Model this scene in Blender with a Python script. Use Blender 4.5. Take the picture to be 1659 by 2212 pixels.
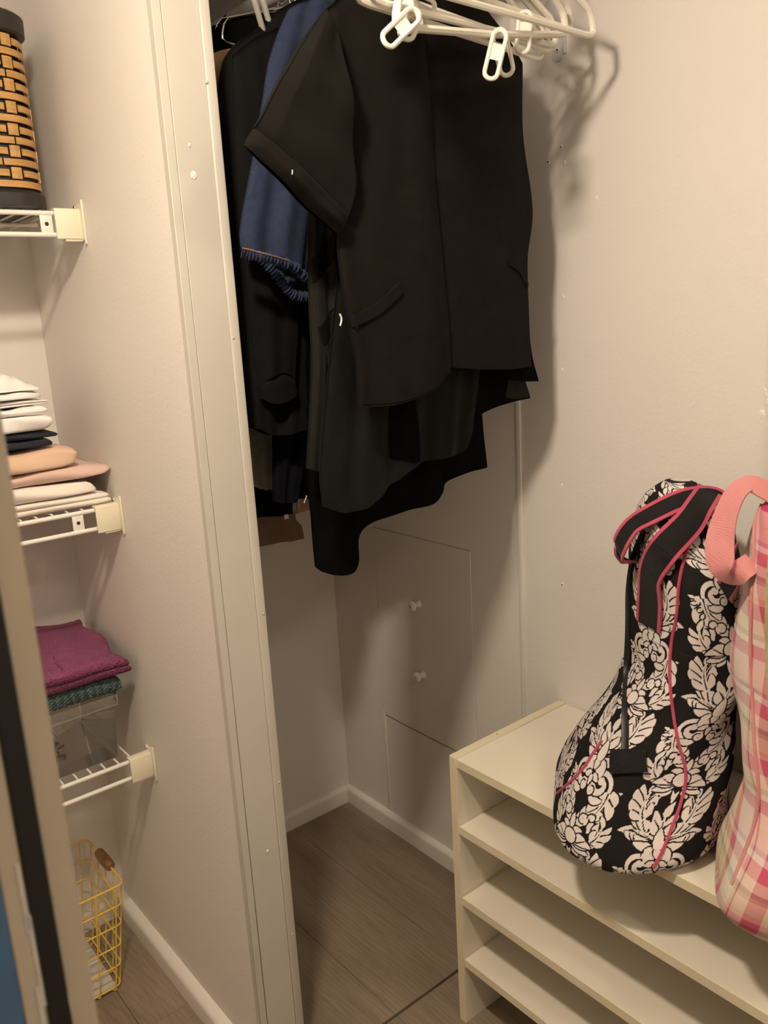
import bpy, bmesh, math, random
import numpy as np
from mathutils import Vector, Matrix
from mathutils.bvhtree import BVHTree

for _o in list(bpy.data.objects):
    bpy.data.objects.remove(_o)
scene = bpy.context.scene
COL = scene.collection
random.seed(7)
PI = math.pi

# ------------------------------------------------------------------ camera
cam_data = bpy.data.cameras.new('camera')
cam = bpy.data.objects.new('camera', cam_data)
COL.objects.link(cam)
cam.matrix_world = Matrix(((0.7722, 0.1858, -0.6077, -1.2106),
                           (-0.6329, 0.1412, -0.7612, -1.7473),
                           (-0.0560, 0.9724, 0.2266, 1.3200),
                           (0, 0, 0, 1)))
cam_data.sensor_fit = 'VERTICAL'
cam_data.sensor_height = 24.0
cam_data.lens = 24.0 * 1800.0 / 2212.0
cam_data.clip_start = 0.02
cam_data.dof.use_dof = True
cam_data.dof.focus_distance = 1.55
cam_data.dof.aperture_fstop = 5.4
scene.camera = cam

# ------------------------------------------------------------------ view + faint ambient
scene.view_settings.view_transform = 'Standard'
scene.view_settings.look = 'None'
scene.view_settings.exposure = 0.0
scene.view_settings.gamma = 1.0
scene.view_settings.use_curve_mapping = False
world = bpy.data.worlds.new('room_ambient')
scene.world = world
world.use_nodes = True
world.node_tree.nodes['Background'].inputs[0].default_value = (1.0, 0.86, 0.66, 1)
world.node_tree.nodes['Background'].inputs[1].default_value = 0.05

# the ceiling bulb (its mesh is built with the ceiling lamp below)
BULB_POS = (-1.07, -1.20, 2.0)        # centre of the dome's flat top
BULB_R = 0.062
BULB_COLOR = (1.0, 0.845, 0.665)
BULB_STRENGTH = 460.0
FILL_STRENGTH = 50.0  # strength of the added fill dome behind the viewer

# ------------------------------------------------------------------ materials
def new_mat(name):
    m = bpy.data.materials.new(name); m.use_nodes = True
    nt = m.node_tree
    b = nt.nodes['Principled BSDF']
    return m, nt, b
def link(nt, a, b): nt.links.new(a, b)
def coord(nt, kind='Object', scale=(1, 1, 1), loc=(0, 0, 0), rot=(0, 0, 0)):
    tc = nt.nodes.new('ShaderNodeTexCoord'); mp = nt.nodes.new('ShaderNodeMapping')
    mp.inputs['Scale'].default_value = scale; mp.inputs['Location'].default_value = loc
    mp.inputs['Rotation'].default_value = rot
    link(nt, tc.outputs[kind], mp.inputs['Vector'])
    return mp.outputs['Vector']
def noise(nt, vec, scale, detail=3, rough=0.5, dist=0.0):
    n = nt.nodes.new('ShaderNodeTexNoise')
    n.inputs['Scale'].default_value = scale; n.inputs['Detail'].default_value = detail
    n.inputs['Roughness'].default_value = rough; n.inputs['Distortion'].default_value = dist
    if vec is not None: link(nt, vec, n.inputs['Vector'])
    return n
def ramp(nt, fac, stops, mode='LINEAR'):
    r = nt.nodes.new('ShaderNodeValToRGB'); r.color_ramp.interpolation = mode
    e = r.color_ramp.elements
    while len(e) > len(stops): e.remove(e[-1])
    while len(e) < len(stops): e.new(0.5)
    for el, (p, c) in zip(e, stops):
        el.position = p; el.color = (c[0], c[1], c[2], 1)
    link(nt, fac, r.inputs['Fac'])
    return r.outputs['Color']
def mixc(nt, fac, a, b, mode='MIX'):
    m = nt.nodes.new('ShaderNodeMix'); m.data_type = 'RGBA'; m.blend_type = mode
    for s, v in ((m.inputs[0], fac), (m.inputs[6], a), (m.inputs[7], b)):
        if hasattr(v, 'is_linked'): link(nt, v, s)
        elif isinstance(v, (int, float)): s.default_value = v
        else: s.default_value = (v[0], v[1], v[2], 1)
    return m.outputs[2]
def bump(nt, b, height, strength=0.2, dist=0.001, prev=None):
    n = nt.nodes.new('ShaderNodeBump')
    n.inputs['Strength'].default_value = strength; n.inputs['Distance'].default_value = dist
    link(nt, height, n.inputs['Height'])
    if prev is not None: link(nt, prev, n.inputs['Normal'])
    link(nt, n.outputs['Normal'], b.inputs['Normal'])
    return n.outputs['Normal']
def simple(name, col, rough=0.5, var=0.06, vscale=12.0, bscale=None, bstr=0.2, bdist=0.001, metal=0.0,
           sheen=0.0, spec=0.5, coat=0.0, stretch=(1, 1, 1)):
    """plain painted / moulded surface: base colour with faint mottling and fine relief"""
    m, nt, b = new_mat(name)
    v = coord(nt, 'Object', stretch)
    n = noise(nt, v, vscale, 4)
    lo = tuple(max(0, c * (1 - var)) for c in col); hi = tuple(min(1, c * (1 + var)) for c in col)
    link(nt, ramp(nt, n.outputs['Fac'], [(0.3, lo), (0.7, hi)]), b.inputs['Base Color'])
    b.inputs['Roughness'].default_value = rough; b.inputs['Metallic'].default_value = metal
    b.inputs['Specular IOR Level'].default_value = spec
    b.inputs['Sheen Weight'].default_value = sheen; b.inputs['Coat Weight'].default_value = coat
    if bscale:
        n2 = noise(nt, v, bscale, 3)
        bump(nt, b, n2.outputs['Fac'], bstr, bdist)
    return m
def wall_mat(name, col, peel=150.0, strength=0.42):
    m, nt, b = new_mat(name)
    v = coord(nt, 'Object')
    big = noise(nt, v, 2.6, 3)
    link(nt, ramp(nt, big.outputs['Fac'], [(0.3, tuple(c * 0.965 for c in col)), (0.7, col)]), b.inputs['Base Color'])
    b.inputs['Roughness'].default_value = 0.62
    b.inputs['Specular IOR Level'].default_value = 0.3
    p = noise(nt, v, peel, 4, 0.55)
    n0 = bump(nt, b, p.outputs['Fac'], strength, 0.0012)
    p2 = noise(nt, v, 24.0, 3)
    bump(nt, b, p2.outputs['Fac'], 0.10, 0.004, n0)
    return m
def fabric(name, col, col2=None, weave=1500.0, rough=0.9, sheen=0.35, mott=40.0, bstr=0.25, sheen_tint=None, spec=None):
    """woven cloth: crossed thread waves over soft mottling"""
    m, nt, b = new_mat(name)
    col2 = col2 or tuple(min(1, c * 1.35 + 0.002) for c in col)
    v = coord(nt, 'Object')
    n = noise(nt, v, mott, 4, 0.6)
    w1 = nt.nodes.new('ShaderNodeTexWave'); w1.bands_direction = 'X'; w1.inputs['Scale'].default_value = weave / 6.28
    w2 = nt.nodes.new('ShaderNodeTexWave'); w2.bands_direction = 'Z'; w2.inputs['Scale'].default_value = weave / 6.28
    for w in (w1, w2):
        w.inputs['Distortion'].default_value = 1.5; w.inputs['Detail'].default_value = 1
        link(nt, v, w.inputs['Vector'])
    mx = nt.nodes.new('ShaderNodeMath'); mx.operation = 'MULTIPLY'
    link(nt, w1.outputs['Fac'], mx.inputs[0]); link(nt, w2.outputs['Fac'], mx.inputs[1])
    ad = nt.nodes.new('ShaderNodeMath'); ad.operation = 'ADD'
    link(nt, mx.outputs[0], ad.inputs[0]); link(nt, n.outputs['Fac'], ad.inputs[1])
    link(nt, ramp(nt, ad.outputs[0], [(0.35, col), (1.0, col2)]), b.inputs['Base Color'])
    b.inputs['Roughness'].default_value = rough
    b.inputs['Specular IOR Level'].default_value = (0.05 if max(col) < 0.03 else 0.22) if spec is None else spec
    b.inputs['Sheen Weight'].default_value = sheen
    if sheen_tint: b.inputs['Sheen Tint'].default_value = (*sheen_tint, 1)
    bump(nt, b, ad.outputs[0], bstr, 0.0006)
    return m
def wood_floor_mat():
    m, nt, b = new_mat('grey_oak_plank')
    tc = nt.nodes.new('ShaderNodeTexCoord'); oi = nt.nodes.new('ShaderNodeObjectInfo')
    off = nt.nodes.new('ShaderNodeVectorMath'); off.operation = 'SCALE'
    off.inputs[0].default_value = (3.1, 7.7, 1.3); link(nt, oi.outputs['Random'], off.inputs['Scale'])
    ad = nt.nodes.new('ShaderNodeVectorMath'); ad.operation = 'ADD'
    link(nt, tc.outputs['Object'], ad.inputs[0]); link(nt, off.outputs[0], ad.inputs[1])
    def mapped(sc):
        mp = nt.nodes.new('ShaderNodeMapping'); mp.inputs['Scale'].default_value = sc
        link(nt, ad.outputs[0], mp.inputs['Vector']); return mp.outputs['Vector']
    broad = noise(nt, mapped((5.0, 0.9, 1)), 1.6, 4, 0.55, 0.6)
    fine = noise(nt, mapped((60, 3.0, 1)), 3.0, 5, 0.65, 0.3)
    rings = nt.nodes.new('ShaderNodeTexWave'); rings.wave_type = 'RINGS'; rings.rings_direction = 'SPHERICAL'
    rings.inputs['Scale'].default_value = 5.5; rings.inputs['Distortion'].default_value = 5.0
    rings.inputs['Detail'].default_value = 3; rings.inputs['Detail Scale'].default_value = 1.4
    link(nt, mapped((6.0, 1.0, 1)), rings.inputs['Vector'])
    c0 = ramp(nt, broad.outputs['Fac'], [(0.25, (0.20, 0.150, 0.105)), (0.5, (0.29, 0.228, 0.165)), (0.78, (0.37, 0.30, 0.225))])
    c1 = ramp(nt, fine.outputs['Fac'], [(0.30, (0.62, 0.59, 0.55)), (0.62, (1, 1, 1))])
    c2 = ramp(nt, rings.outputs['Fac'], [(0.0, (0.72, 0.68, 0.62)), (0.28, (1, 1, 1))])
    x = mixc(nt, 0.55, c0, c1, 'MULTIPLY')
    x = mixc(nt, 0.40, x, c2, 'MULTIPLY')
    link(nt, x, b.inputs['Base Color'])
    b.inputs['Roughness'].default_value = 0.48
    b.inputs['Specular IOR Level'].default_value = 0.35
    bump(nt, b, fine.outputs['Fac'], 0.18, 0.0006)
    return m
M = {}
M['wall'] = wall_mat('warm_white_wall_paint', (0.80, 0.755, 0.705))
M['trim'] = simple('trim_paint_darkened', (0.57, 0.54, 0.48), 0.42, 0.03, 6, 90, 0.12, 0.0015)  # same paint as the baseboards, darkened to offset strong lamp light
M['baseboard'] = simple('baseboard_trim_paint', (0.80, 0.76, 0.69), 0.42, 0.03, 6, 90, 0.12, 0.0015)  # the trim's paint without that darkening
M['ceiling'] = wall_mat('ceiling_paint', (0.86, 0.84, 0.80))
M['floor'] = wood_floor_mat()
M['floor_under'] = simple('dark_subfloor', (0.03, 0.026, 0.022), 0.9)
M['shoe'] = simple('cream_melamine', (0.80, 0.745, 0.625), 0.38, 0.025, 9, 400, 0.05, 0.0004)
M['shoe_edge'] = simple('cream_edge_band', (0.78, 0.70, 0.50), 0.4, 0.03, 20)
M['wire'] = simple('white_vinyl_coated_wire', (0.80, 0.77, 0.70), 0.35, 0.03)
M['bracket'] = simple('ivory_plastic_bracket', (0.80, 0.74, 0.57), 0.42, 0.03)
M['screw'] = simple('zinc_screw', (0.45, 0.43, 0.40), 0.35, 0.1, metal=0.9)
M['hanger'] = simple('cream_hanger_plastic', (0.84, 0.80, 0.70), 0.32, 0.02, coat=0.1)
M['chrome'] = simple('chrome_wire', (0.8, 0.78, 0.74), 0.16, 0.04, metal=1.0)
M['rod'] = simple('white_rod_enamel', (0.75, 0.73, 0.70), 0.4, 0.03)
M['flange'] = simple('grey_white_metal_flange', (0.62, 0.61, 0.62), 0.38, 0.03)
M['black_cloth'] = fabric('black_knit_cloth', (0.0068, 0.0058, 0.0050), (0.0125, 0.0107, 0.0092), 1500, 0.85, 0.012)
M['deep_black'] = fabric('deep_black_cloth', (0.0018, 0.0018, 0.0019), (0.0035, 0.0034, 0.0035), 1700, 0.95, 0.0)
M['chiffon'] = fabric('black_chiffon', (0.0065, 0.0065, 0.0060), (0.0115, 0.0112, 0.0104), 2200, 0.62, 0.02)
M['charcoal'] = fabric('charcoal_crepe', (0.011, 0.0105, 0.0090), (0.017, 0.016, 0.0137), 1900, 0.7, 0.02)
M['satin'] = fabric('charcoal_satin', (0.003, 0.003, 0.003), (0.006, 0.006, 0.006), 2400, 0.4, 0.02)
M['coat'] = fabric('black_wool_coat', (0.0050, 0.0050, 0.0052), (0.0092, 0.0092, 0.0096), 1300, 0.85, 0.015)
M['denim'] = fabric('blue_denim', (0.012, 0.019, 0.044), (0.027, 0.038, 0.080), 900, 0.85, 0.02, 90.0, 0.5)
M['navy'] = fabric('dark_navy_cloth', (0.0038, 0.0042, 0.0070), (0.0065, 0.0070, 0.0110), 1500, 0.85, 0.01)
M['stonewash'] = fabric('grey_stonewash_denim', (0.17, 0.16, 0.14), (0.36, 0.34, 0.29), 900, 0.9, 0.1, 60.0, 0.5)
M['brown'] = fabric('brown_cloth', (0.15, 0.095, 0.065), (0.20, 0.13, 0.09), 1500, 0.85, 0.15)
M['tan'] = fabric('tan_cloth', (0.34, 0.22, 0.11), (0.45, 0.30, 0.16), 1500, 0.85, 0.15)
M['pale_grey'] = fabric('pale_grey_cloth', (0.42, 0.40, 0.37), (0.55, 0.52, 0.48), 1500, 0.85, 0.15)
M['tag'] = simple('white_label_tape', (0.75, 0.73, 0.68), 0.6)
M['thread'] = simple('orange_topstitch', (0.45, 0.20, 0.07), 0.7)
M['white_linen'] = fabric('white_cotton', (0.78, 0.75, 0.72), (0.86, 0.83, 0.80), 1800, 0.9, 0.1, 25.0, 0.15)
M['cream_linen'] = fabric('off_white_cotton', (0.76, 0.69, 0.62), (0.84, 0.77, 0.70), 1800, 0.9, 0.1, 25.0, 0.15)
M['peach_linen'] = fabric('peach_cotton', (0.62, 0.42, 0.30), (0.72, 0.50, 0.37), 1800, 0.9, 0.1, 25.0, 0.15)
M['pink_linen'] = fabric('dusty_pink_cotton', (0.62, 0.43, 0.36), (0.70, 0.50, 0.43), 1800, 0.9, 0.1, 25.0, 0.15)
M['navy_linen'] = fabric('navy_black_cotton', (0.014, 0.016, 0.026), (0.026, 0.028, 0.042), 1800, 0.8, 0.1, 25.0, 0.2)
M['yellow'] = simple('yellow_coated_wire', (0.78, 0.52, 0.085), 0.35, 0.05)
M['handle_wood'] = simple('turned_brown_wood', (0.22, 0.10, 0.04), 0.4, 0.35, 60, 300, 0.2, 0.0008, stretch=(1, 0.25, 1))
M['liner'] = simple('grey_marbled_tile', (0.52, 0.48, 0.43), 0.4, 0.12, 30)
M['hamper_strip'] = simple('honey_bamboo_strip', (0.44, 0.245, 0.080), 0.38, 0.18, 50, 500, 0.15, 0.0006, stretch=(0.3, 0.3, 4))
M['hamper_black'] = simple('black_resin_core', (0.012, 0.011, 0.011), 0.35, 0.2)
M['hamper_rim'] = simple('black_ribbed_rim', (0.016, 0.015, 0.015), 0.38, 0.2, 60)
M['webbing'] = fabric('black_webbing', (0.010, 0.009, 0.010), (0.020, 0.018, 0.018), 1200, 0.8, 0.1)
M['pink_edge'] = fabric('rose_piping', (0.42, 0.055, 0.10), (0.52, 0.085, 0.14), 1500, 0.8, 0.2)
M['pink_strap'] = fabric('salmon_pink_webbing', (0.54, 0.205, 0.205), (0.63, 0.265, 0.26), 1300, 0.85, 0.25)
M['olive_tape'] = fabric('olive_zip_tape', (0.36, 0.32, 0.17), (0.45, 0.40, 0.22), 1300, 0.8, 0.15)
M['zip'] = simple('black_nylon_zip', (0.008, 0.008, 0.008), 0.45, 0.2, 200)
M['jamb'] = simple('beige_jamb_paint', (0.50, 0.44, 0.34), 0.45, 0.06, 9)
M['gasket'] = simple('black_rubber_gasket', (0.006, 0.006, 0.007), 0.5, 0.1)
M['blue_edge'] = simple('blue_enamel_edge', (0.07, 0.16, 0.30), 0.4, 0.08)
M['worn_paint'] = simple('worn_white_paint', (0.62, 0.60, 0.57), 0.6, 0.1, 90)
M['dark_door'] = simple('dark_door_leaf', (0.02, 0.017, 0.014), 0.4, 0.1)
M['chip'] = simple('chipped_plaster', (0.86, 0.83, 0.76), 0.8, 0.05, 90)
M['hole'] = simple('screw_hole_shadow', (0.03, 0.026, 0.022), 0.9)
M['bin'] = None
def towel_mat(name, col, col2, sc=330.0):
    m, nt, b = new_mat(name)
    v = coord(nt, 'Object')
    n = noise(nt, v, sc, 3, 0.7); n2 = noise(nt, v, 22.0, 3)
    c = ramp(nt, n.outputs['Fac'], [(0.28, col), (0.70, col2)])
    c = mixc(nt, 0.3, c, ramp(nt, n2.outputs['Fac'], [(0.3, col), (0.7, col2)]), 'MIX')
    link(nt, c, b.inputs['Base Color'])
    b.inputs['Roughness'].default_value = 0.95; b.inputs['Sheen Weight'].default_value = 0.08
    b.inputs['Specular IOR Level'].default_value = 0.1
    bump(nt, b, n.outputs['Fac'], 1.0, 0.006)
    return m
M['magenta'] = towel_mat('magenta_terry', (0.22, 0.040, 0.115), (0.40, 0.105, 0.225))
M['teal'] = towel_mat('teal_terry', (0.065, 0.115, 0.115), (0.20, 0.30, 0.285))
def bin_mat():
    m, nt, b = new_mat('clear_plastic')
    nt.nodes.remove(b)
    tr = nt.nodes.new('ShaderNodeBsdfTransparent'); tr.inputs[0].default_value = (0.96, 0.945, 0.92, 1)
    gl = nt.nodes.new('ShaderNodeBsdfGlossy'); gl.inputs['Roughness'].default_value = 0.07
    df = nt.nodes.new('ShaderNodeBsdfDiffuse'); df.inputs[0].default_value = (0.75, 0.72, 0.68, 1)
    lw = nt.nodes.new('ShaderNodeLayerWeight'); lw.inputs[0].default_value = 0.18
    m1 = nt.nodes.new('ShaderNodeMixShader'); m2 = nt.nodes.new('ShaderNodeMixShader')
    v = coord(nt, 'Object'); n = noise(nt, v, 30, 4)
    mr = nt.nodes.new('ShaderNodeMapRange'); mr.inputs['To Min'].default_value = 0.03; mr.inputs['To Max'].default_value = 0.13
    link(nt, n.outputs['Fac'], mr.inputs['Value'])
    link(nt, mr.outputs[0], m2.inputs[0]); link(nt, tr.outputs[0], m2.inputs[1]); link(nt, df.outputs[0], m2.inputs[2])
    link(nt, lw.outputs['Fresnel'], m1.inputs[0]); link(nt, m2.outputs[0], m1.inputs[1]); link(nt, gl.outputs[0], m1.inputs[2])
    link(nt, m1.outputs[0], nt.nodes['Material Output'].inputs['Surface'])
    return m
M['bin'] = bin_mat()
def damask_mat():
    m, nt, b = new_mat('black_white_damask_cotton')
    a = nt.nodes.new('ShaderNodeAttribute'); a.attribute_name = 'print'
    v = coord(nt, 'Object'); n = noise(nt, v, 30, 3)
    blk = (0.010, 0.009, 0.009)
    wht = ramp(nt, n.outputs['Fac'], [(0.3, (0.66, 0.59, 0.56)), (0.7, (0.75, 0.68, 0.65))])
    link(nt, mixc(nt, ramp(nt, a.outputs['Fac'], [(0.42, (0, 0, 0)), (0.58, (1, 1, 1))]), blk, wht), b.inputs['Base Color'])
    b.inputs['Roughness'].default_value = 0.85; b.inputs['Specular IOR Level'].default_value = 0.2
    n2 = noise(nt, v, 900, 2)
    bump(nt, b, n2.outputs['Fac'], 0.2, 0.0005)
    return m
M['damask'] = damask_mat()
def plaid_mat():
    m, nt, b = new_mat('pink_madras_plaid')
    uv = nt.nodes.new('ShaderNodeUVMap'); sp = nt.nodes.new('ShaderNodeSeparateXYZ')
    link(nt, uv.outputs[0], sp.inputs[0])
    def frac(out):
        f = nt.nodes.new('ShaderNodeMath'); f.operation = 'FRACT'; link(nt, out, f.inputs[0]); return f.outputs[0]
    cream = (0.72, 0.65, 0.48); rose = (0.58, 0.17, 0.20); hot = (0.54, 0.035, 0.13); pale = (0.74, 0.49, 0.46)
    green = (0.46, 0.44, 0.22); grey = (0.26, 0.27, 0.22); gold = (0.70, 0.51, 0.20); red = (0.40, 0.05, 0.08)
    white = (0.75, 0.72, 0.66); lil = (0.50, 0.30, 0.36)
    hs = [(0.0, cream), (0.09, rose), (0.20, pale), (0.23, gold), (0.25, cream), (0.34, green), (0.37, grey), (0.40, cream),
          (0.47, rose), (0.56, white), (0.60, lil), (0.63, pale), (0.72, gold), (0.735, pale), (0.83, hot), (0.92, white), (0.96, green)]
    vs = [(0.0, white), (0.14, pale), (0.17, red), (0.185, pale), (0.30, hot), (0.43, pale), (0.46, cream), (0.60, green), (0.66, cream),
          (0.72, grey), (0.735, cream), (0.83, rose), (0.93, white)]
    ch = ramp(nt, frac(sp.outputs['Y']), hs, 'CONSTANT')
    cv = ramp(nt, frac(sp.outputs['X']), vs, 'CONSTANT')
    base = mixc(nt, 0.45, ch, cv)
    w = nt.nodes.new('ShaderNodeTexWave'); w.wave_type = 'BANDS'; w.bands_direction = 'DIAGONAL'
    w.inputs['Scale'].default_value = 70; w.inputs['Distortion'].default_value = 0.4
    link(nt, uv.outputs[0], w.inputs['Vector'])
    col = mixc(nt, ramp(nt, w.outputs['Fac'], [(0.2, (0, 0, 0)), (0.8, (0.35, 0.35, 0.35))]), base, cv)
    link(nt, col, b.inputs['Base Color'])
    b.inputs['Roughness'].default_value = 0.85; b.inputs['Specular IOR Level'].default_value = 0.2
    b.inputs['Sheen Weight'].default_value = 0.1
    bump(nt, b, w.outputs['Fac'], 0.15, 0.0004)
    return m
M['plaid'] = plaid_mat()
def lamp_mat(name, strength):
    m, nt, b = new_mat(name)
    nt.nodes.remove(b)
    e = nt.nodes.new('ShaderNodeEmission')
    e.inputs[0].default_value = (*BULB_COLOR, 1); e.inputs[1].default_value = strength
    link(nt, e.outputs[0], nt.nodes['Material Output'].inputs['Surface'])
    return m
M['bulb'] = lamp_mat('lit_dome_glass', BULB_STRENGTH)
M['fill_dome'] = lamp_mat('added_fill_dome', FILL_STRENGTH)  # glow of the added fill dome

# ------------------------------------------------------------------ building helpers
ORIGIN = {}
def thing(name, label, cat, loc, group=None):
    o = bpy.data.objects.new(name, None); COL.objects.link(o)
    o.empty_display_size = 0.05
    o.location = loc; o['label'] = label; o['category'] = cat
    if group: o['group'] = group
    ORIGIN[o.name] = Vector(loc)
    return o
def tag(o, label, cat, group=None):
    o['label'] = label; o['category'] = cat
    if group: o['group'] = group
    return o
def obj(name, vf, mat, parent=None, smooth=True, label=None, base=None):
    """one mesh object from world-space (verts, faces); a part keeps its parent's origin"""
    verts, faces = vf[0], vf[1]
    if parent is not None: org = ORIGIN[parent.name]
    elif base is not None: org = Vector(base)
    else:
        a = np.array([tuple(v) for v in verts]); org = Vector(((a[:, 0].min() + a[:, 0].max()) / 2, (a[:, 1].min() + a[:, 1].max()) / 2, a[:, 2].min()))
    me = bpy.data.meshes.new(name)
    me.from_pydata([(v[0] - org.x, v[1] - org.y, v[2] - org.z) for v in verts], [], faces)
    me.update()
    if smooth:
        me.polygons.foreach_set('use_smooth', [True] * len(me.polygons))
        if len(verts) < 4000: me.set_sharp_from_angle(angle=math.radians(42))
    if mat is not None: me.materials.append(M[mat] if isinstance(mat, str) else mat)
    o = bpy.data.objects.new(name, me); COL.objects.link(o)
    if parent is not None:
        o.parent = parent; ORIGIN[o.name] = org.copy()
    else:
        o.location = org; ORIGIN[o.name] = org.copy()
    if label: o['label'] = label
    return o
def struct(name, vf, mat, label, cat, smooth=False):
    o = obj(name, vf, mat, None, smooth); o['kind'] = 'structure'; return tag(o, label, cat)
def child_copy(src, parent, shift=(0, 0, 0)):
    c = src.copy(); COL.objects.link(c); c.parent = parent; c.location = shift
    ORIGIN[c.name] = ORIGIN[src.name]
    return c
def join(*parts):
    V, Fs = [], []
    for v, f in parts:
        n = len(V); V += list(v); Fs += [tuple(i + n for i in q) for q in f]
    return V, Fs
def box(x0, x1, y0, y1, z0, z1):
    v = [(x0, y0, z0), (x1, y0, z0), (x1, y1, z0), (x0, y1, z0), (x0, y0, z1), (x1, y0, z1), (x1, y1, z1), (x0, y1, z1)]
    return v, [(0, 3, 2, 1), (4, 5, 6, 7), (0, 1, 5, 4), (1, 2, 6, 5), (2, 3, 7, 6), (3, 0, 4, 7)]
def bev_box(x0, x1, y0, y1, z0, z1, r=0.003, seg=2):
    bm = bmesh.new()
    v, f = box(x0, x1, y0, y1, z0, z1)
    bv = [bm.verts.new(p) for p in v]
    for q in f: bm.faces.new([bv[i] for i in q])
    bmesh.ops.bevel(bm, geom=list(bm.edges), offset=r, segments=seg, affect='EDGES', profile=0.5)
    bm.verts.index_update()
    V = [tuple(x.co) for x in bm.verts]; Fs = [tuple(x.index for x in p.verts) for p in bm.faces]
    bm.free(); return V, Fs
def tube(path, r, seg=8, closed=False, caps=True, flat=1.0):
    """round wire along a 3-D path; r may be a list"""
    P = [Vector(p) for p in path]; n = len(P)
    rs = r if isinstance(r, (list, tuple)) else [r] * n
    V, Fs = [], []
    nrm = None
    for i, p in enumerate(P):
        if closed: t = (P[(i + 1) % n] - P[i - 1])
        else: t = P[min(i + 1, n - 1)] - P[max(i - 1, 0)]
        t.normalize()
        if nrm is None:
            a = Vector((0, 0, 1)) if abs(t.z) < 0.9 else Vector((1, 0, 0))
            nrm = t.cross(a).normalized()
        else:
            nrm = (nrm - t * nrm.dot(t))
            nrm = nrm.normalized() if nrm.length > 1e-6 else t.orthogonal().normalized()
        b = t.cross(nrm)
        for k in range(seg):
            an = 2 * PI * k / seg
            V.append(tuple(p + (nrm * math.cos(an) + b * math.sin(an) * flat) * rs[i]))
    m = n if closed else n - 1
    for i in range(m):
        for k in range(seg):
            a = i * seg + k; b2 = i * seg + (k + 1) % seg
            c = ((i + 1) % n) * seg + (k + 1) % seg; d = ((i + 1) % n) * seg + k
            Fs.append((a, b2, c, d))
    if caps and not closed:
        Fs.append(tuple(range(seg))[::-1]); Fs.append(tuple(range((n - 1) * seg, n * seg)))
    return V, Fs
def spline(pts, n=8, closed=False):
    """Catmull-Rom through points of any dimension"""
    P = [np.array(p, float) for p in pts]; m = len(P); out = []
    rng = m if closed else m - 1
    for i in range(rng):
        p1, p2 = P[i], P[(i + 1) % m]
        p0 = P[i - 1] if (closed or i > 0) else 2 * p1 - p2
        p3 = P[(i + 2) % m] if (closed or i + 2 < m) else 2 * p2 - p1
        for k in range(n):
            t = k / n
            out.append(0.5 * ((2 * p1) + (-p0 + p2) * t + (2 * p0 - 5 * p1 + 4 * p2 - p3) * t * t + (-p0 + 3 * p1 - 3 * p2 + p3) * t ** 3))
    if not closed: out.append(P[-1])
    return [tuple(q) for q in out]
def resample(pts, n, smooth=True):
    """n + 1 points evenly spaced along a polyline (smoothed)"""
    q = np.array(spline(pts, 10) if smooth and len(pts) > 2 else pts, float)
    d = np.r_[0, np.cumsum(np.linalg.norm(np.diff(q, axis=0), axis=1))]
    t = np.linspace(0, d[-1], n + 1)
    return np.stack([np.interp(t, d, q[:, k]) for k in range(q.shape[1])], 1)
def coons(top, bottom, left, right, n, m):
    T, B = resample(top, n), resample(bottom, n); L, R = resample(left, m), resample(right, m)
    u = np.linspace(0, 1, n + 1)[None, :, None]; v = np.linspace(0, 1, m + 1)[:, None, None]
    return ((1 - v) * T[None] + v * B[None] + (1 - u) * L[:, None] + u * R[:, None]
            - ((1 - u) * (1 - v) * T[0] + u * (1 - v) * T[-1] + (1 - u) * v * B[0] + u * v * B[-1]))
def lathe(center, profile, axis=(0, 0, 1), seg=20):
    ax = Vector(axis).normalized(); a = ax.orthogonal().normalized(); b = ax.cross(a); c = Vector(center)
    V, Fs = [], []
    for h, r in profile:
        for k in range(seg):
            an = 2 * PI * k / seg
            V.append(tuple(c + ax * h + (a * math.cos(an) + b * math.sin(an)) * max(r, 1e-5)))
    for i in range(len(profile) - 1):
        for k in range(seg):
            Fs.append((i * seg + k, i * seg + (k + 1) % seg, (i + 1) * seg + (k + 1) % seg, (i + 1) * seg + k))
    Fs.append(tuple(range(seg))[::-1]); Fs.append(tuple(range((len(profile) - 1) * seg, len(profile) * seg)))
    return V, Fs
def grid_faces(n, m, off=0, flip=False):
    f = []
    for j in range(m):
        for i in range(n):
            a = off + j * (n + 1) + i
            q = (a, a + 1, a + n + 2, a + n + 1)
            f.append(q[::-1] if flip else q)
    return f

# ================================================================== the setting
ZC = 2.06                    # ceiling height
XL, YF, YR = -1.75, -1.30, -2.6
HX = (-0.5195, -0.1865)        # access hatch along the right wall (y)
HZ = (0.3215, 0.8245)

def rect_x(x, y0, y1, z0, z1):
    return [(x, y0, z0), (x, y1, z0), (x, y1, z1), (x, y0, z1)], [(0, 3, 2, 1)]
def wall_right_mesh():
    D = 0.03
    parts = [box(0, 0.08, YR, HX[0], 0, ZC), box(0, 0.08, HX[1], 0.08, 0, ZC),
             box(0, 0.08, HX[0], HX[1], 0, HZ[0]), box(0, 0.08, HX[0], HX[1], HZ[1], ZC),
             box(0.05, 0.08, HX[0], HX[1], HZ[0], HZ[1])]
    return join(*parts)
wr = struct('wall_right', wall_right_mesh(), 'wall', 'pale painted wall behind the shoe shelves with a hatch opening', 'wall')
struct('wall_end', box(XL, 0.0, 0.0, 0.08, 0, ZC), 'wall', 'shaded end wall at the back of both closet bays', 'wall')
struct('wall_left', box(XL - 0.08, XL, YR, 0.08, 0, ZC), 'wall', 'painted wall at the left end of the wire shelves', 'wall')
struct('wall_back', box(XL - 0.08, 0.08, YR - 0.08, YR, 0, ZC), 'wall', 'painted wall behind the viewer', 'wall')
struct('ceiling', box(XL - 0.08, 0.08, YR - 0.08, 0.08, ZC, ZC + 0.05), 'ceiling', 'plain painted closet ceiling', 'ceiling')
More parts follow.
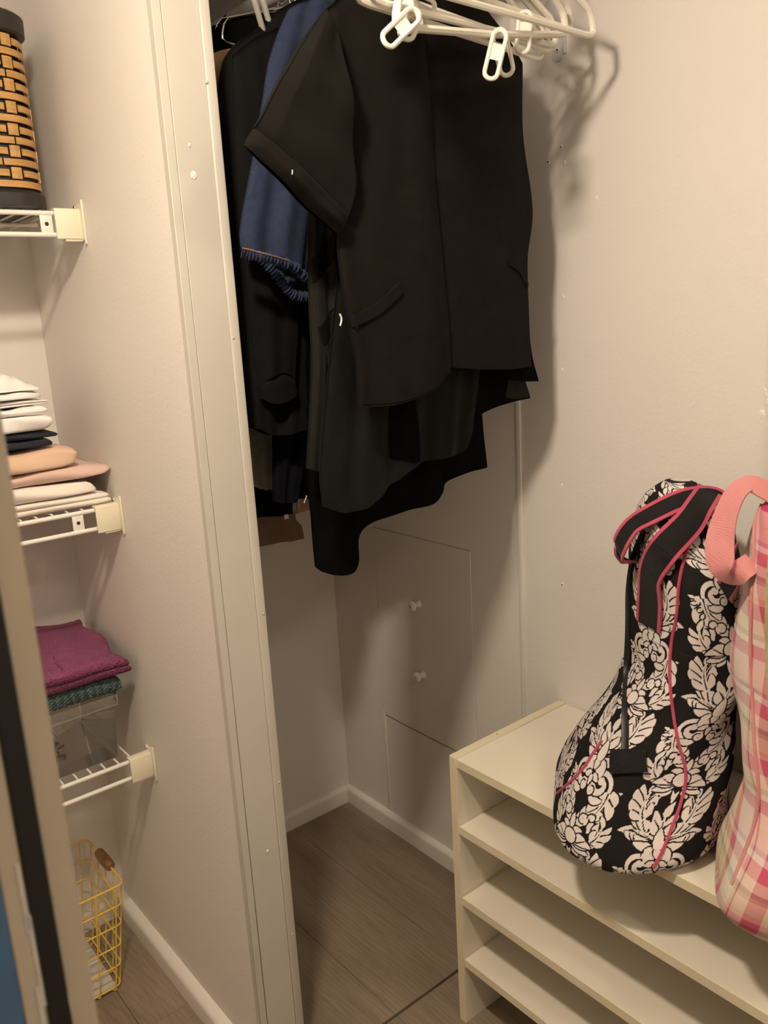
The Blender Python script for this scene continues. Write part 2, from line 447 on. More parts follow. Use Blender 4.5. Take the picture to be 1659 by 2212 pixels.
struct('wall_middle', box(-0.66, -0.582, -0.622, 0.0, 0, ZC), 'wall', 'short partition wall between linen shelves and hanging bay', 'wall')

# chips, screw holes and filler marks on the right wall
def chip(px, rr, parent, mat='chip', name='paint_chip', seed=0):
    rnd = random.Random(seed); n = 7; V = []
    for k in range(n):
        a = 2 * PI * k / n; q = rr * rnd.uniform(0.6, 1.25)
        V.append((px[0] + 0.0001, px[1] + q * math.cos(a), px[2] + 1.4 * q * math.sin(a)))
    for k in range(n):
        a = 2 * PI * k / n; q = rr * 0.55 * rnd.uniform(0.5, 1.1)
        V.append((px[0] - 0.0012, px[1] + q * math.cos(a), px[2] + 1.4 * q * math.sin(a)))
    Fs = [(k, (k + 1) % n, n + (k + 1) % n, n + k) for k in range(n)] + [tuple(range(n, 2 * n))]
    return obj(name, (V, Fs), mat, parent, False)
for i, p in enumerate([(0.0,-0.7709,1.5855),(0.0,-0.7425,1.5666),(0.0,-0.7716,1.3393),(0.0,-0.7693,1.2097),(0.0,-0.7662,0.9976),(0.0,-0.7655,0.8024),(0.0,-0.8435,1.4935),(0.0,-0.7776,1.5607)]):
    chip(p, 0.0032, wr, 'chip', 'paint_chip', i)
    if i in (0, 1, 5): obj('screw_hole', lathe((p[0] - 0.0011, p[1], p[2]), [(0, 0.0014), (0.0006, 0.0012)], (-1, 0, 0), 10), 'hole', wr)
for i, p in enumerate([(0.0,-1.1462,1.1803),(0.0,-1.1489,1.1682),(0.0,-1.1407,1.1507)]):
    chip(p, 0.007, wr, 'chip', 'paint_chip', 40 + i)
# taped drywall joint
obj('joint_strip', bev_box(-0.003, 0.001, -0.6675, -0.6560, 0.05, ZC, 0.0012), 'wall', wr)
obj('joint_strip', bev_box(-0.0012, 0.001, -0.1885, -0.1800, 0.05, 0.335, 0.0004), 'wall', wr)

# access hatch with two knobs
hatch = thing('access_hatch', 'painted flat access hatch with two round knobs low in the right wall', 'hatch', (0.0, -0.353, HZ[0]))
obj('panel', bev_box(-0.0016, 0.018, HX[0] + 0.0012, HX[1] - 0.0010, HZ[0] + 0.0048, HZ[1] - 0.0012, 0.0012), 'wall', hatch, False)
for (ky, kz) in ((-0.3424, 0.6625), (-0.3465, 0.486)):
    kn = obj('knob', lathe((0, ky, kz), [(0.0, 0.0105), (0.004, 0.009), (0.009, 0.0062), (0.014, 0.0075), (0.018, 0.0118), (0.0225, 0.0128), (0.026, 0.0108), (0.028, 0.006)], (-1, 0, 0), 20), 'chip', hatch)
    obj('screw', lathe((-0.0278, ky, kz), [(0.0, 0.0030), (0.0008, 0.0022)], (-1, 0, 0), 10), 'screw', kn)

# floor planks: courses run along the right wall, one open end joint across the bay
fl = struct('floor', box(XL, 0.0, YR, 0.0, -0.05, -0.012), 'floor_under', 'grey brown wood plank floor', 'floor')
PW = 0.193
JO = -0.6665
xe = [-0.004 - PW * k for k in range(0, 10)]
pid = 0
for k in range(9):
    x1, x0 = xe[k], max(xe[k + 1], XL)
    cuts = [0.0, JO, -1.9, YR] if k < 3 else ([0.0, -0.36, -1.58, YR] if k % 2 else [0.0, -0.86, -2.1, YR])
    for a, c in zip(cuts, cuts[1:]):
        g = 0.0030 if abs(c - JO) < 1e-6 or abs(a - JO) < 1e-6 else 0.0004
        obj('plank', bev_box(x0 + 0.00035, x1 - 0.00035, c + g, a - g, -0.012, 0.0, 0.0006, 1), 'floor', fl, False)

# baseboards with a rounded top
def baseboard(name, p0, p1, nrm, h, t, label):
    p0, p1, nrm = Vector(p0), Vector(p1), Vector(nrm)
    prof = [(0, 0), (t, 0), (t, h - t * 0.8)] + [(t * math.cos(a) if True else 0, h - t * 0.8 + t * 0.8 * math.sin(a)) for a in [PI / 2 * k / 6 for k in range(1, 7)]]
    V = []
    for p in (p0, p1):
        for d, z in prof: V.append(tuple(p + nrm * d + Vector((0, 0, z))))
    n = len(prof)
    Fs = [(i, (i + 1) % n, n + (i + 1) % n, n + i) for i in range(n)] + [tuple(range(n))[::-1], tuple(range(n, 2 * n))]
    o = struct(name, (V, Fs), 'baseboard', label, 'baseboard', True)
    return o
baseboard('baseboard_right', (0, -0.735, 0), (0, 0, 0), (-1, 0, 0), 0.046, 0.015, 'white baseboard under the access hatch')
baseboard('baseboard_end', (-0.582, 0, 0), (-0.015, 0, 0), (0, -1, 0), 0.046, 0.013, 'white baseboard along the end wall of the hanging bay')
baseboard('baseboard_middle', (-0.66, -0.620, 0), (-0.66, 0, 0), (-1, 0, 0), 0.050, 0.020, 'rounded cream baseboard along the partition beside the yellow basket')
baseboard('baseboard_shelf_bay', (XL, 0, 0), (-0.681, 0, 0), (0, -1, 0), 0.046, 0.013, 'cream baseboard behind the yellow basket')

# partition end trim: face board with a side strip and a raised corner bead
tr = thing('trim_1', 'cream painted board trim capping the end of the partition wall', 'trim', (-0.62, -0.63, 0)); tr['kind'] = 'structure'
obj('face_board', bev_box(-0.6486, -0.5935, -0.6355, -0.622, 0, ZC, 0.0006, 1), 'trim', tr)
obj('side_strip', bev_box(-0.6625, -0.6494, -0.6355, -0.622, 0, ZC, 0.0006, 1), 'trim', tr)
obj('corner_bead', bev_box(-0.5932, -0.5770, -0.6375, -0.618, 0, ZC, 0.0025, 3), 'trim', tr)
for (x, y, z) in [(-0.5928,-0.6375,1.6484),(-0.5896,-0.6375,1.3036),(-0.5835,-0.6375,0.8723),(-0.5829,-0.6375,0.5734),(-0.5838,-0.6375,0.2773)]:
    obj('nail_head', lathe((x, y, z), [(-0.001, 0.0022), (0.0008, 0.0020), (0.0014, 0.0010)], (0, -1, 0), 10), 'trim', tr)
for i, (x, y, z) in enumerate([(-0.6264,-0.6355,1.5271),(-0.6281,-0.6355,1.5653),(-0.6161,-0.6355,0.4583)]):
    rr = (0.0052, 0.0026, 0.003)[i]; rnd = random.Random(i)
    V = [(x + rr * rnd.uniform(.6, 1.1) * math.cos(a), y - 0.0004 - 0.0009 * (k % 2), z + 1.3 * rr * rnd.uniform(.6, 1.1) * math.sin(a)) for k, a in enumerate([PI / 4 * q for q in range(8)])]
    obj('paint_chip', (V + [(x, y - 0.002, z)], [(k, (k + 1) % 8, 8) for k in range(8)]), 'chip', tr, False)

# door opening the picture is taken from: left jamb, right casing, dark door leaf
jm = thing('door_1', 'blurred beige door jamb with black gasket in the left foreground', 'door jamb', (-1.2, YF, 0)); jm['kind'] = 'structure'
obj('jamb_board', bev_box(-1.1105, -1.0955, YF, YF + 0.10, 0, ZC, 0.001), 'jamb', jm, False)
obj('gasket', bev_box(-1.1225, -1.1107, YF - 0.004, YF + 0.05, 0, ZC, 0.001), 'gasket', jm, False)
obj('stop_strip', bev_box(-1.1345, -1.1227, YF - 0.002, YF + 0.09, 0, ZC, 0.001), 'jamb', jm, False)
obj('blue_edge', bev_box(-1.160, -1.1347, YF - 0.003, YF + 0.09, 0, ZC, 0.001), 'blue_edge', jm, False)
for i, (x, z, hh) in enumerate([(-1.1215,1.02,0.022),(-1.1202,0.9786,0.03),(-1.1224,0.9424,0.02)]):
    V, Fs = bev_box(x - 0.0012, x + 0.0012, YF - 0.0028, YF - 0.0015, z - hh, z + hh, 0.0003)
    obj('worn_patch', ([(v[0] - 0.0035, v[1], v[2]) for v in V], Fs), 'worn_paint', jm, False)
for i, (x, z, hh) in enumerate([(-1.1111,1.0204,0.004),(-1.1105,0.9404,0.005)]):
    obj('worn_patch', bev_box(x - 0.0009, x + 0.0009, YF - 0.0008, YF + 0.0005, z - hh, z + hh, 0.0003), 'worn_paint', jm, False)
struct('wall_front', box(XL, -1.1605, YF, YF + 0.09, 0, ZC), 'wall', 'painted wall beside the door jamb', 'wall')
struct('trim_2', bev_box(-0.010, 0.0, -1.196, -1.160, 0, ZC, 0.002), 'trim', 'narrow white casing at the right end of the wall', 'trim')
struct('door_2', bev_box(-0.022, 0.0, -1.95, -1.197, 0.005, 2.0, 0.003), 'dark_door', 'dark door leaf past the right casing', 'door')

# flush-mount ceiling lamp: pan on the ceiling, glowing glass dome below it, brass finial
lamp = thing('dome_light', 'flush dome ceiling lamp lighting the closet', 'lamp', (BULB_POS[0], BULB_POS[1], ZC))
bx, by, bz = BULB_POS
obj('pan', lathe((bx, by, ZC - 0.0005), [(0.0, 0.075), (-0.02, 0.078), (-(ZC - bz) + 0.004, 0.072), (-(ZC - bz) + 0.0025, 0.066)], (0, 0, 1), 28), 'rod', lamp)
obj('glass_dome', lathe((bx, by, bz), [(0.0012, BULB_R * 0.98), (0.0, BULB_R)] + [(-0.62 * BULB_R * math.sin(a), BULB_R * math.cos(a)) for a in [PI / 2 * k / 7 for k in range(1, 7)]] + [(-0.62 * BULB_R, 0.006)], (0, 0, 1), 24), 'bulb', lamp)
obj('finial', lathe((bx, by, bz - 0.62 * BULB_R), [(0.001, 0.005), (-0.004, 0.0055), (-0.009, 0.002)], (0, 0, 1), 10), 'bracket', lamp)

# added fill light, unseen behind the viewer, to lift the shaded parts
hl = thing('dome_light', 'added unseen fill light dome behind the viewer', 'lamp', (-0.62, -2.25, ZC))
obj('pan', lathe((-0.62, -2.25, ZC - 0.0005), [(0.0, 0.115), (-0.02, 0.12), (-0.040, 0.112), (-0.042, 0.104)], (0, 0, 1), 28), 'rod', hl)
obj('glass_dome', lathe((-0.62, -2.25, ZC - 0.044), [(0.0012, 0.098), (0.0, 0.10)] + [(-0.062 * math.sin(a), 0.10 * math.cos(a)) for a in [PI / 2 * k / 7 for k in range(1, 7)]] + [(-0.062, 0.006)], (0, 0, 1), 24), 'fill_dome', hl)

# ================================================================== stacked shoe shelves
def shoe_unit(z0, label):
    X0, X1, Y1 = -0.304, -0.002, -0.757
    Y0 = -1.54; T = 0.016; H = 0.2795
    t = thing('shoe_shelf', label, 'shoe shelf', ((X0 + X1) / 2, (Y0 + Y1) / 2, z0), 'stacked shoe shelf units')
    obj('side_panel', bev_box(X0, X1, Y1 - T, Y1, z0, z0 + H, 0.0008, 1), 'shoe', t, False)
    obj('side_panel', bev_box(X0, X1, Y0, Y0 + T, z0, z0 + H, 0.0008, 1), 'shoe', t, False)
    obj('shelf_board', bev_box(X0 + 0.002, X1, Y0 + T + 0.0004, Y1 - T - 0.0004, z0 + H - 0.0185, z0 + H - 0.0025, 0.0008, 1), 'shoe', t, False)
    obj('shelf_board', bev_box(X0 + 0.002, X1, Y0 + T + 0.0004, Y1 - T - 0.0004, z0 + 0.128, z0 + 0.144, 0.0008, 1), 'shoe', t, False)
    for (ya, yb2, za, zb) in ((Y1 - T, Y1, z0 + 0.0008, z0 + H - 0.0008), (Y0, Y0 + T, z0 + 0.0008, z0 + H - 0.0008)):
        obj('edge_band', box(X0 - 0.0007, X0 + 0.0002, ya + 0.0003, yb2 - 0.0003, za, zb), 'shoe_edge', t, False)
    for zb in (z0 + H - 0.0185, z0 + 0.128):
        obj('edge_band', box(X0 + 0.0013, X0 + 0.0022, Y0 + T + 0.0006, Y1 - T - 0.0006, zb + 0.0003, zb + 0.0157), 'shoe_edge', t, False)
    obj('edge_band', box(X0 + 0.0006, X1 - 0.0006, Y1 - T + 0.0004, Y1 - 0.0004, z0 + H - 0.0002, z0 + H + 0.0003), 'shoe_edge', t, False)
    for x in (-0.19,):
        obj('screw_hole', lathe((x, Y1 - T / 2, z0 + H + 0.0003), [(0, 0.0016), (0.0002, 0.0014)], (0, 0, 1), 10), 'hole', t)
    return t
shoe_unit(0.0, 'lower cream two-tier shoe shelf standing on the floor')
shoe_unit(0.2802, 'upper cream two-tier shoe shelf stacked beneath the fabric bags')

# ================================================================== wire shelves
def wire_shelf(zc, label, ties):
    zt = zc + 0.0145                        # axis of the front top rod
    t = thing('wire_shelf', label, 'wire shelf', (-0.9, -0.15, zc - 0.04), 'white wire shelves of the linen bay')
    xr = -0.668; xl = XL + 0.004
    yf, yb = -0.283, -0.012
    obj('front_rod', tube([(xr, yf, zt), (xl, yf, zt)], 0.0042, 10), 'wire', t)
    obj('lip_rod', tube([(xr - 0.006, yf - 0.001, zt - 0.034), (xl, yf - 0.001, zt - 0.034)], 0.0042, 10), 'wire', t)
    obj('back_rod', tube([(xr - 0.02, yb, zt - 0.002), (xl, yb, zt - 0.002)], 0.0036, 8), 'wire', t)
    obj('middle_rod', tube([(xr - 0.02, -0.145, zt - 0.002), (xl, -0.145, zt - 0.002)], 0.0036, 8), 'wire', t)
    w = None
    for k in range(40):
        x = xr - 0.030 - 0.0262 * k
        if x < xl + 0.01: break
        if w is None:
            w = obj('deck_wire', tube([(x, yb - 0.002, zt + 0.0042), (x, yf + 0.006, zt + 0.0042), (x, yf - 0.0015, zt + 0.002)], 0.0019, 6), 'wire', t); x_first = x
        else: child_copy(w, t, (x - x_first, 0, 0))
    # flat tie plates between the two front rods
    for x in (xr - ties, xr - ties - 0.40, xr - ties - 0.72):
        pl = obj('tie_plate', bev_box(x - 0.010, x + 0.010, yf - 0.0022, yf + 0.0008, zt - 0.036, zt + 0.001, 0.001), 'wire', t)
        obj('plate_hole', lathe((x, yf - 0.0021, zt - 0.017), [(0, 0.0034), (0.0004, 0.0032)], (0, -1, 0), 12), 'hole', pl)
    # moulded end bracket on the partition
    xw = -0.66
    bk = obj('end_bracket', join(
        bev_box(xw - 0.0042, xw - 0.0002, yf - 0.0205, yf - 0.0145, zc - 0.0355, zc + 0.0355, 0.0015),
        bev_box(xw - 0.0042, xw - 0.0002, yf - 0.016, yf + 0.016, zc - 0.0285, zc + 0.030, 0.0015),
        bev_box(xw - 0.046, xw - 0.003, yf - 0.0105, yf - 0.0065, zc - 0.0265, zc + 0.0215, 0.0012),
        bev_box(xw - 0.046, xw - 0.003, yf - 0.0085, yf + 0.008, zc + 0.0185, zc + 0.0222, 0.001),
        bev_box(xw - 0.032, xw - 0.003, yf - 0.0085, yf + 0.008, zc - 0.030, zc - 0.0265, 0.001)), 'bracket', t)
    for dz in (0.026, -0.024):
        obj('screw', lathe((xw - 0.0042, yf + (0.010 if dz > 0 else 0.011), zc + dz), [(0, 0.0036), (0.0014, 0.0032), (0.0022, 0.0016)], (-1, 0, 0), 10), 'screw', bk)
    # wall clips under the back rod
    for x in (-0.80, -1.25):
        obj('wall_clip', join(bev_box(x - 0.007, x + 0.007, -0.0185, 0.0, zt - 0.016, zt - 0.0055, 0.0015), bev_box(x - 0.006, x + 0.006, -0.004, 0.0, zt - 0.024, zt - 0.004, 0.001)), 'bracket', t)
    return t
ZS = (1.5035, 0.9990, 0.5010)
wire_shelf(ZS[0], 'topmost white wire shelf carrying the woven hamper', 0.050)
wire_shelf(ZS[1], 'middle white wire shelf carrying the folded linens', 0.068)
wire_shelf(ZS[2], 'lowest white wire shelf carrying the clear bin', 0.26)
DECK = [z + 0.0145 + 0.0062 for z in ZS]

# ================================================================== woven hamper on the top shelf
def rrect(cx, cy, hx, hy, r, t):
    """point on a rounded rectangle at arc length fraction t, with outward normal"""
    sx, sy = 2 * (hx - r), 2 * (hy - r); q = PI * r / 2
    L = 2 * (sx + sy) + 4 * q; s = (t % 1.0) * L
    segs = [('l', (hx, -hy + r), (0, 1), sy), ('a', (hx - r, hy - r), 0, q), ('l', (hx - r, hy), (-1, 0), sx), ('a', (-hx + r, hy - r), PI / 2, q),
            ('l', (-hx, hy - r), (0, -1), sy), ('a', (-hx + r, -hy + r), PI, q), ('l', (-hx + r, -hy), (1, 0), sx), ('a', (hx - r, -hy + r), 1.5 * PI, q)]
    for k, p, d, ln in segs:
        if s <= ln + 1e-9:
            if k == 'l': return (cx + p[0] + d[0] * s, cy + p[1] + d[1] * s), (d[1], -d[0]), L
            a = d + s / r
            return (cx + p[0] + r * math.cos(a), cy + p[1] + r * math.sin(a)), (math.cos(a), math.sin(a)), L
        s -= ln
    return (cx + hx, cy - hy + r), (1, 0), L
HC = (-0.838, -0.176); HH = (0.130, 0.112); HR = 0.052
z0h = DECK[0] + 0.0005
ham = thing('woven_hamper', 'tall brown basket woven from honey strips with black rims on top wire shelf', 'basket', (HC[0], HC[1], z0h))
def ring(zs_off, n=150, rib=0.0):
    V, Fs = [], []
    for z, off in zs_off:
        for k in range(n):
            (x, y), nn, L = rrect(HC[0], HC[1], HH[0], HH[1], HR, k / n)
            o = off + (rib if k % 2 else 0)
            V.append((x + nn[0] * o, y + nn[1] * o, z))
    for j in range(len(zs_off) - 1):
        for k in range(n):
            Fs.append((j * n + k, j * n + (k + 1) % n, (j + 1) * n + (k + 1) % n, (j + 1) * n + k))
    Fs.append(tuple(range(n))[::-1]); Fs.append(tuple(range((len(zs_off) - 1) * n, len(zs_off) * n)))
    return V, Fs
ZT = z0h + 0.292
obj('core', ring([(z0h + 0.004, -0.004), (ZT - 0.004, -0.004)], 90), 'hamper_black', ham)
obj('base_rim', ring([(z0h, 0.002), (z0h + 0.003, 0.0075), (z0h + 0.022, 0.0075), (z0h + 0.027, 0.002)], 240, -0.0009), 'hamper_rim', ham)
obj('top_rim', ring([(ZT - 0.034, 0.001), (ZT - 0.029, 0.0095), (ZT - 0.004, 0.0105), (ZT, 0.005)], 240, -0.0009), 'hamper_rim', ham)
def slat(t0, t1, za, zb, off, curve=True):
    n = max(2, int((t1 - t0) * 90) + 1); V, Fs = [], []
    for i in range(n + 1):
        t = t0 + (t1 - t0) * i / n
        (x, y), nn, L = rrect(HC[0], HC[1], HH[0], HH[1], HR, t)
        e = 0.0008 if i in (0, n) else 0
        for z, o in ((za, off - 0.002), (za + 0.0006, off), (zb - 0.0006, off), (zb, off - 0.002)):
            V.append((x + nn[0] * (o - e), y + nn[1] * (o - e), z))
    for i in range(n):
        for k in range(3): Fs.append((i * 4 + k, (i + 1) * 4 + k, (i + 1) * 4 + k + 1, i * 4 + k + 1))
    Fs.append((0, 1, 2, 3)); Fs.append((n * 4 + 3, n * 4 + 2, n * 4 + 1, n * 4))
    return V, Fs
rows = 14; za0 = z0h + 0.029; pitch = (ZT - 0.034 - za0) / rows
PER = rrect(0, 0, HH[0], HH[1], HR, 0)[2]
stepf = 0.062 / PER; nseg = int(1 / stepf); stepf = 1.0 / nseg
rnd = random.Random(3)
for r in range(rows):
    za = za0 + pitch * r + 0.0012; zb = za + pitch - 0.0054
    if r % 2 == 0:                       # long continuous strips, staggered butt joints
        span = 3; ph = 0.37 * stepf * (r // 2 % 3) + 0.11 * stepf
        for k in range(0, nseg, span):
            a = k * stepf + ph; b2 = min(k + span, nseg) * stepf + ph
            obj('weave_strip', slat(a + 0.0016, b2 - 0.0016, za, zb, 0.0035 + rnd.uniform(-0.0004, 0.0004)), 'hamper_strip', ham, False)
    else:                               # short strips divided by upright ones
        ph = 0.055 * stepf * (r - 7)*0.3
        for k in range(nseg):
            a = k * stepf + ph
            obj('weave_strip', slat(a + 0.0042, a + stepf * 0.70, za, zb, 0.0030), 'hamper_strip', ham, False)
            obj('upright_strip', slat(a + stepf * 0.745, a + stepf - 0.0006, za - 0.0036, zb + 0.0036, 0.0040), 'hamper_strip', ham, False)

# ================================================================== folded cloths
def cloth_slab(name, label, cat, mat, x0, x1, y0, y1, z0, z1, layers=2, seed=0, sag=0.0, amp=0.004, group=None, ztip=None, nose=0.0, ribs=0.0, topslope=0.0, tip=0.66, back=0.0, res=1, fuzz=0.0):
    """folded textile: rounded slab, rolled folds on the front, soft wrinkles; right end drops by sag"""
    nx, ny, nz = 46 * res, 26 * res, 12 * max(1, layers // 2 + 1) * (2 if res > 1 else 1)
    rf = random.Random(seed)
    rs = np.random.RandomState(seed); ph = rs.rand(12) * 6.28; fr = 0.6 + rs.rand(12)
    def shape(u, v, w):
        # u along x, v along y (0 = front), w up
        x = x0 + (x1 - x0) * u; y = y0 + (y1 - y0) * v
        zc = (z0 + z1) / 2; hz = (z1 - z0) / 2
        W = 2 * w - 1
        ue = max(0.0, (u - 0.86) / 0.14); ve = max(0.0, (0.10 - v) / 0.10); be = max(0.0, (v - 0.9) / 0.1)
        rnd_ = math.sqrt(max(0.0, 1 - (tip * ue) ** 3.0)) * math.sqrt(max(0.0, 1 - (0.62 * ve) ** 3.0)) * math.sqrt(max(0, 1 - (0.6 * be) ** 3.0))
        lay = abs(math.sin(PI * layers * w)) ** 0.5
        side = max(1 if u > 0.999 else 0, 1 if v < 0.001 else 0)
        bx_ = 0.006 * lay if u > 0.93 else 0
        by_ = -0.006 * lay if v < 0.05 else 0
        zz = zc + hz * W * rnd_
        wr = amp * (math.sin(5.1 * fr[0] * u * 6.28 / 3 + ph[0] + 2.2 * v) * 0.5 + math.sin(9 * fr[1] * v + 3 * u + ph[1]) * 0.35 + math.sin(13 * fr[2] * u - 7 * v + ph[2]) * 0.3)
        zz += wr * (0.3 + 0.7 * w) * (W > -0.98)
        zz -= sag * u * u * w + topslope * (1 - v) * w
        zz += back * min(1, max(0, (v - 0.15) / 0.35)) * w * (1 - 0.3 * u)
        zz = min(max(zz, z0 + 0.0002), z1 + back + 0.0)
        if ribs: zz += ribs * math.sin((x * 1.0 - y * 0.5 - zz * 1.6) * 640) * (1 if w > 0.03 else 0)
        yy = y + by_ + amp * 0.8 * math.sin(7 * fr[3] * u + ph[3] + 3 * w) * (v < 0.3) + (ribs * 2.0 * math.sin((x - y * 0.5 - zz * 1.6) * 640) if ribs and v < 0.05 else 0)
        xx = x + bx_ + nose * (1 - abs(W)) * (u > 0.9) * (u - 0.9) * 10 + amp * 1.2 * math.sin(8 * fr[4] * v + ph[4] + 2 * w) * (u > 0.7)
        if fuzz and w > 0.05:
            q = fuzz * rf.uniform(-1, 1)
            if w > 0.99: zz += q * 0.7
            if v < 0.01: yy += q
            if u > 0.99: xx += q
        if layers == 1 and not ribs: zz += amp * 0.35 * math.sin(31 * fr[5] * u + 23 * fr[6] * v + ph[5]) * (w > 0.5) * math.sin(PI * v)
        zz = min(max(zz, z0 + 0.0002), z1 + back)
        return (xx, yy, max(zz, z0) if w < 0.02 else zz)
    V, Fs, idx = [], [], {}
    def vid(i, j, k):
        key = (i, j, k)
        if key not in idx:
            idx[key] = len(V); V.append(shape(i / nx, j / ny, k / nz))
        return idx[key]
    for i in range(nx):
        for j in range(ny):
            Fs.append((vid(i, j, nz), vid(i + 1, j, nz), vid(i + 1, j + 1, nz), vid(i, j + 1, nz)))
            Fs.append((vid(i, j, 0), vid(i, j + 1, 0), vid(i + 1, j + 1, 0), vid(i + 1, j, 0)))
    for k in range(nz):
        for i in range(nx):
            Fs.append((vid(i, 0, k), vid(i + 1, 0, k), vid(i + 1, 0, k + 1), vid(i, 0, k + 1)))
            Fs.append((vid(i, ny, k), vid(i, ny, k + 1), vid(i + 1, ny, k + 1), vid(i + 1, ny, k)))
        for j in range(ny):
            Fs.append((vid(0, j, k), vid(0, j, k + 1), vid(0, j + 1, k + 1), vid(0, j + 1, k)))
            Fs.append((vid(nx, j, k), vid(nx, j + 1, k), vid(nx, j + 1, k + 1), vid(nx, j, k + 1)))
    o = obj(name, (V, Fs), mat)
    return tag(o, label, cat, group)
d1 = DECK[1] + 0.0006
G1 = 'folded linens piled on the middle shelf'
cloth_slab('folded_sheet', 'lowest off-white folded sheet lying on the middle wire shelf', 'linen', 'cream_linen', -1.06, -0.681, -0.272, -0.05, d1, d1 + 0.0235, 2, 1, 0.0, 0.004, G1)
cloth_slab('folded_sheet', 'off-white sheet just under the pink pillowcases', 'linen', 'cream_linen', -1.06, -0.700, -0.276, -0.05, d1 + 0.024, d1 + 0.0505, 1, 2, 0.002, 0.005, G1)
cloth_slab('folded_blanket', 'dusty pink folded pillowcase sticking out furthest to the right', 'linen', 'pink_linen', -1.05, -0.676, -0.268, -0.03, d1 + 0.051, d1 + 0.0745, 1, 3, 0.0, 0.006, G1, nose=0.006, tip=0.72)
cloth_slab('folded_blanket', 'peach folded pillowcase directly under the navy cloths', 'linen', 'peach_linen', -1.05, -0.722, -0.276, -0.04, d1 + 0.075, d1 + 0.1165, 1, 4, 0.010, 0.0055, G1, tip=0.7)
cloth_slab('folded_cloth', 'lower navy folded cloth in the linen pile', 'linen', 'navy_linen', -1.04, -0.760, -0.268, -0.06, d1 + 0.117, d1 + 0.130, 1, 5, 0.002, 0.003, G1, tip=0.5)
cloth_slab('folded_cloth', 'upper navy folded cloth under the white stack', 'linen', 'navy_linen', -1.04, -0.753, -0.260, -0.06, d1 + 0.1305, d1 + 0.1435, 1, 6, 0.001, 0.003, G1, tip=0.5)
cloth_slab('folded_cloth', 'thick white rolled-edge cloth resting on the navy cloths', 'linen', 'white_linen', -1.03, -0.764, -0.270, -0.07, d1 + 0.144, d1 + 0.171, 1, 7, 0.001, 0.005, G1, tip=0.5)
cloth_slab('folded_cloth', 'white cloth second from the bottom of the white stack', 'linen', 'white_linen', -1.03, -0.7655, -0.262, -0.07, d1 + 0.1715, d1 + 0.186, 1, 8, 0.001, 0.004, G1)
cloth_slab('folded_cloth', 'thin white cloth in the middle of the white stack', 'linen', 'white_linen', -1.03, -0.754, -0.252, -0.08, d1 + 0.1865, d1 + 0.1985, 2, 9, 0.002, 0.003, G1)
cloth_slab('folded_cloth', 'white cloth under the crumpled peak', 'linen', 'white_linen', -1.02, -0.764, -0.260, -0.08, d1 + 0.199, d1 + 0.213, 1, 10, 0.001, 0.004, G1)
def crumple(name, label, mat, x0, x1, y0, y1, z0, peak, group):
    """topmost crumpled cloth: a peaked heap with ridges"""
    nx, ny = 50, 40; V = []
    for j in range(ny + 1):
        for i in range(nx + 1):
            u, v = i / nx, j / ny
            x = x0 + (x1 - x0) * u; y = y0 + (y1 - y0) * v
            e = min(1, u * 8, v * 7, (1 - v) * 7) * 1.0
            ridge = max(0.0, 1 - u) ** 0.9
            h = peak * ridge * min(1, 0.35 + 0.65 * math.sin(PI * min(1, v * 1.05))) 
            h += 0.006 * abs(math.sin(9 * u + 6 * v)) + 0.004 * abs(math.sin(21 * u - 12 * v + 1)) + 0.003 * math.sin(31 * v + 13 * u)
            z = z0 + 0.0005 + max(0.0, h) * e + 0.006 * min(1, e * 2) * (1 - u)
            V.append((x + 0.006 * math.sin(15 * v) * u, y + 0.004 * math.sin(17 * u), z))
    n1 = len(V)
    V += [(a, b2, z0) for a, b2, c in V]
    Fs = grid_faces(nx, ny) + grid_faces(nx, ny, n1, True)
    for i in range(nx):
        Fs.append((i, n1 + i, n1 + i + 1, i + 1)); o = ny * (nx + 1)
        Fs.append((o + i, o + i + 1, n1 + o + i + 1, n1 + o + i))
    for j in range(ny):
        a, b2 = j * (nx + 1), (j + 1) * (nx + 1)
        Fs.append((a, b2, n1 + b2, n1 + a)); Fs.append((a + nx, n1 + a + nx, n1 + b2 + nx, b2 + nx))
    return tag(obj(name, (V, Fs), mat), label, 'linen', group)
crumple('crumpled_cloth', 'crumpled white cloth peaking at the top of the linen pile', 'white_linen', -0.92, -0.765, -0.262, -0.09, d1 + 0.2135, 0.062, G1)

# ================================================================== clear bin and towels on the lowest shelf
d2 = DECK[2] + 0.0008
bn = thing('plastic_bin', 'empty clear plastic bin under the folded towels', 'bin', (-0.85, -0.16, d2))
BX0, BX1, BY0, BY1, BH, BT = -1.02, -0.708, -0.268, -0.040, 0.132, 0.0022
def bin_shell():
    """open box with draft, rounded corners, inner and outer skin and a folded-down rim"""
    def loop(ins, z, flare=0.0, n=10):
        x0, x1, y0, y1 = BX0 + ins - flare, BX1 - ins + flare, BY0 + ins - flare, BY1 - ins + flare; r = 0.010; P = []
        for cx, cy, a0 in ((x1 - r, y1 - r, 0), (x0 + r, y1 - r, PI / 2), (x0 + r, y0 + r, PI), (x1 - r, y0 + r, 1.5 * PI)):
            for k in range(n): a = a0 + PI / 2 * k / (n - 1); P.append((cx + r * math.cos(a), cy + r * math.sin(a), z))
        return P
    prof = [(0.009, d2), (0.006, d2 + 0.003), (0.0, d2 + BH - 0.002), (-0.004, d2 + BH), (-0.0052, d2 + BH - 0.001), (-0.0052, d2 + BH - 0.020)]
    V, Fs = [], []
    for ins, z in prof: V += loop(ins, z)
    m = 40
    for j in range(len(prof) - 1):
        for k in range(m): Fs.append((j * m + k, j * m + (k + 1) % m, (j + 1) * m + (k + 1) % m, (j + 1) * m + k))
    Fs.append(tuple(range(m))[::-1])
    return V, Fs
obj('shell', bin_shell(), 'bin', bn)
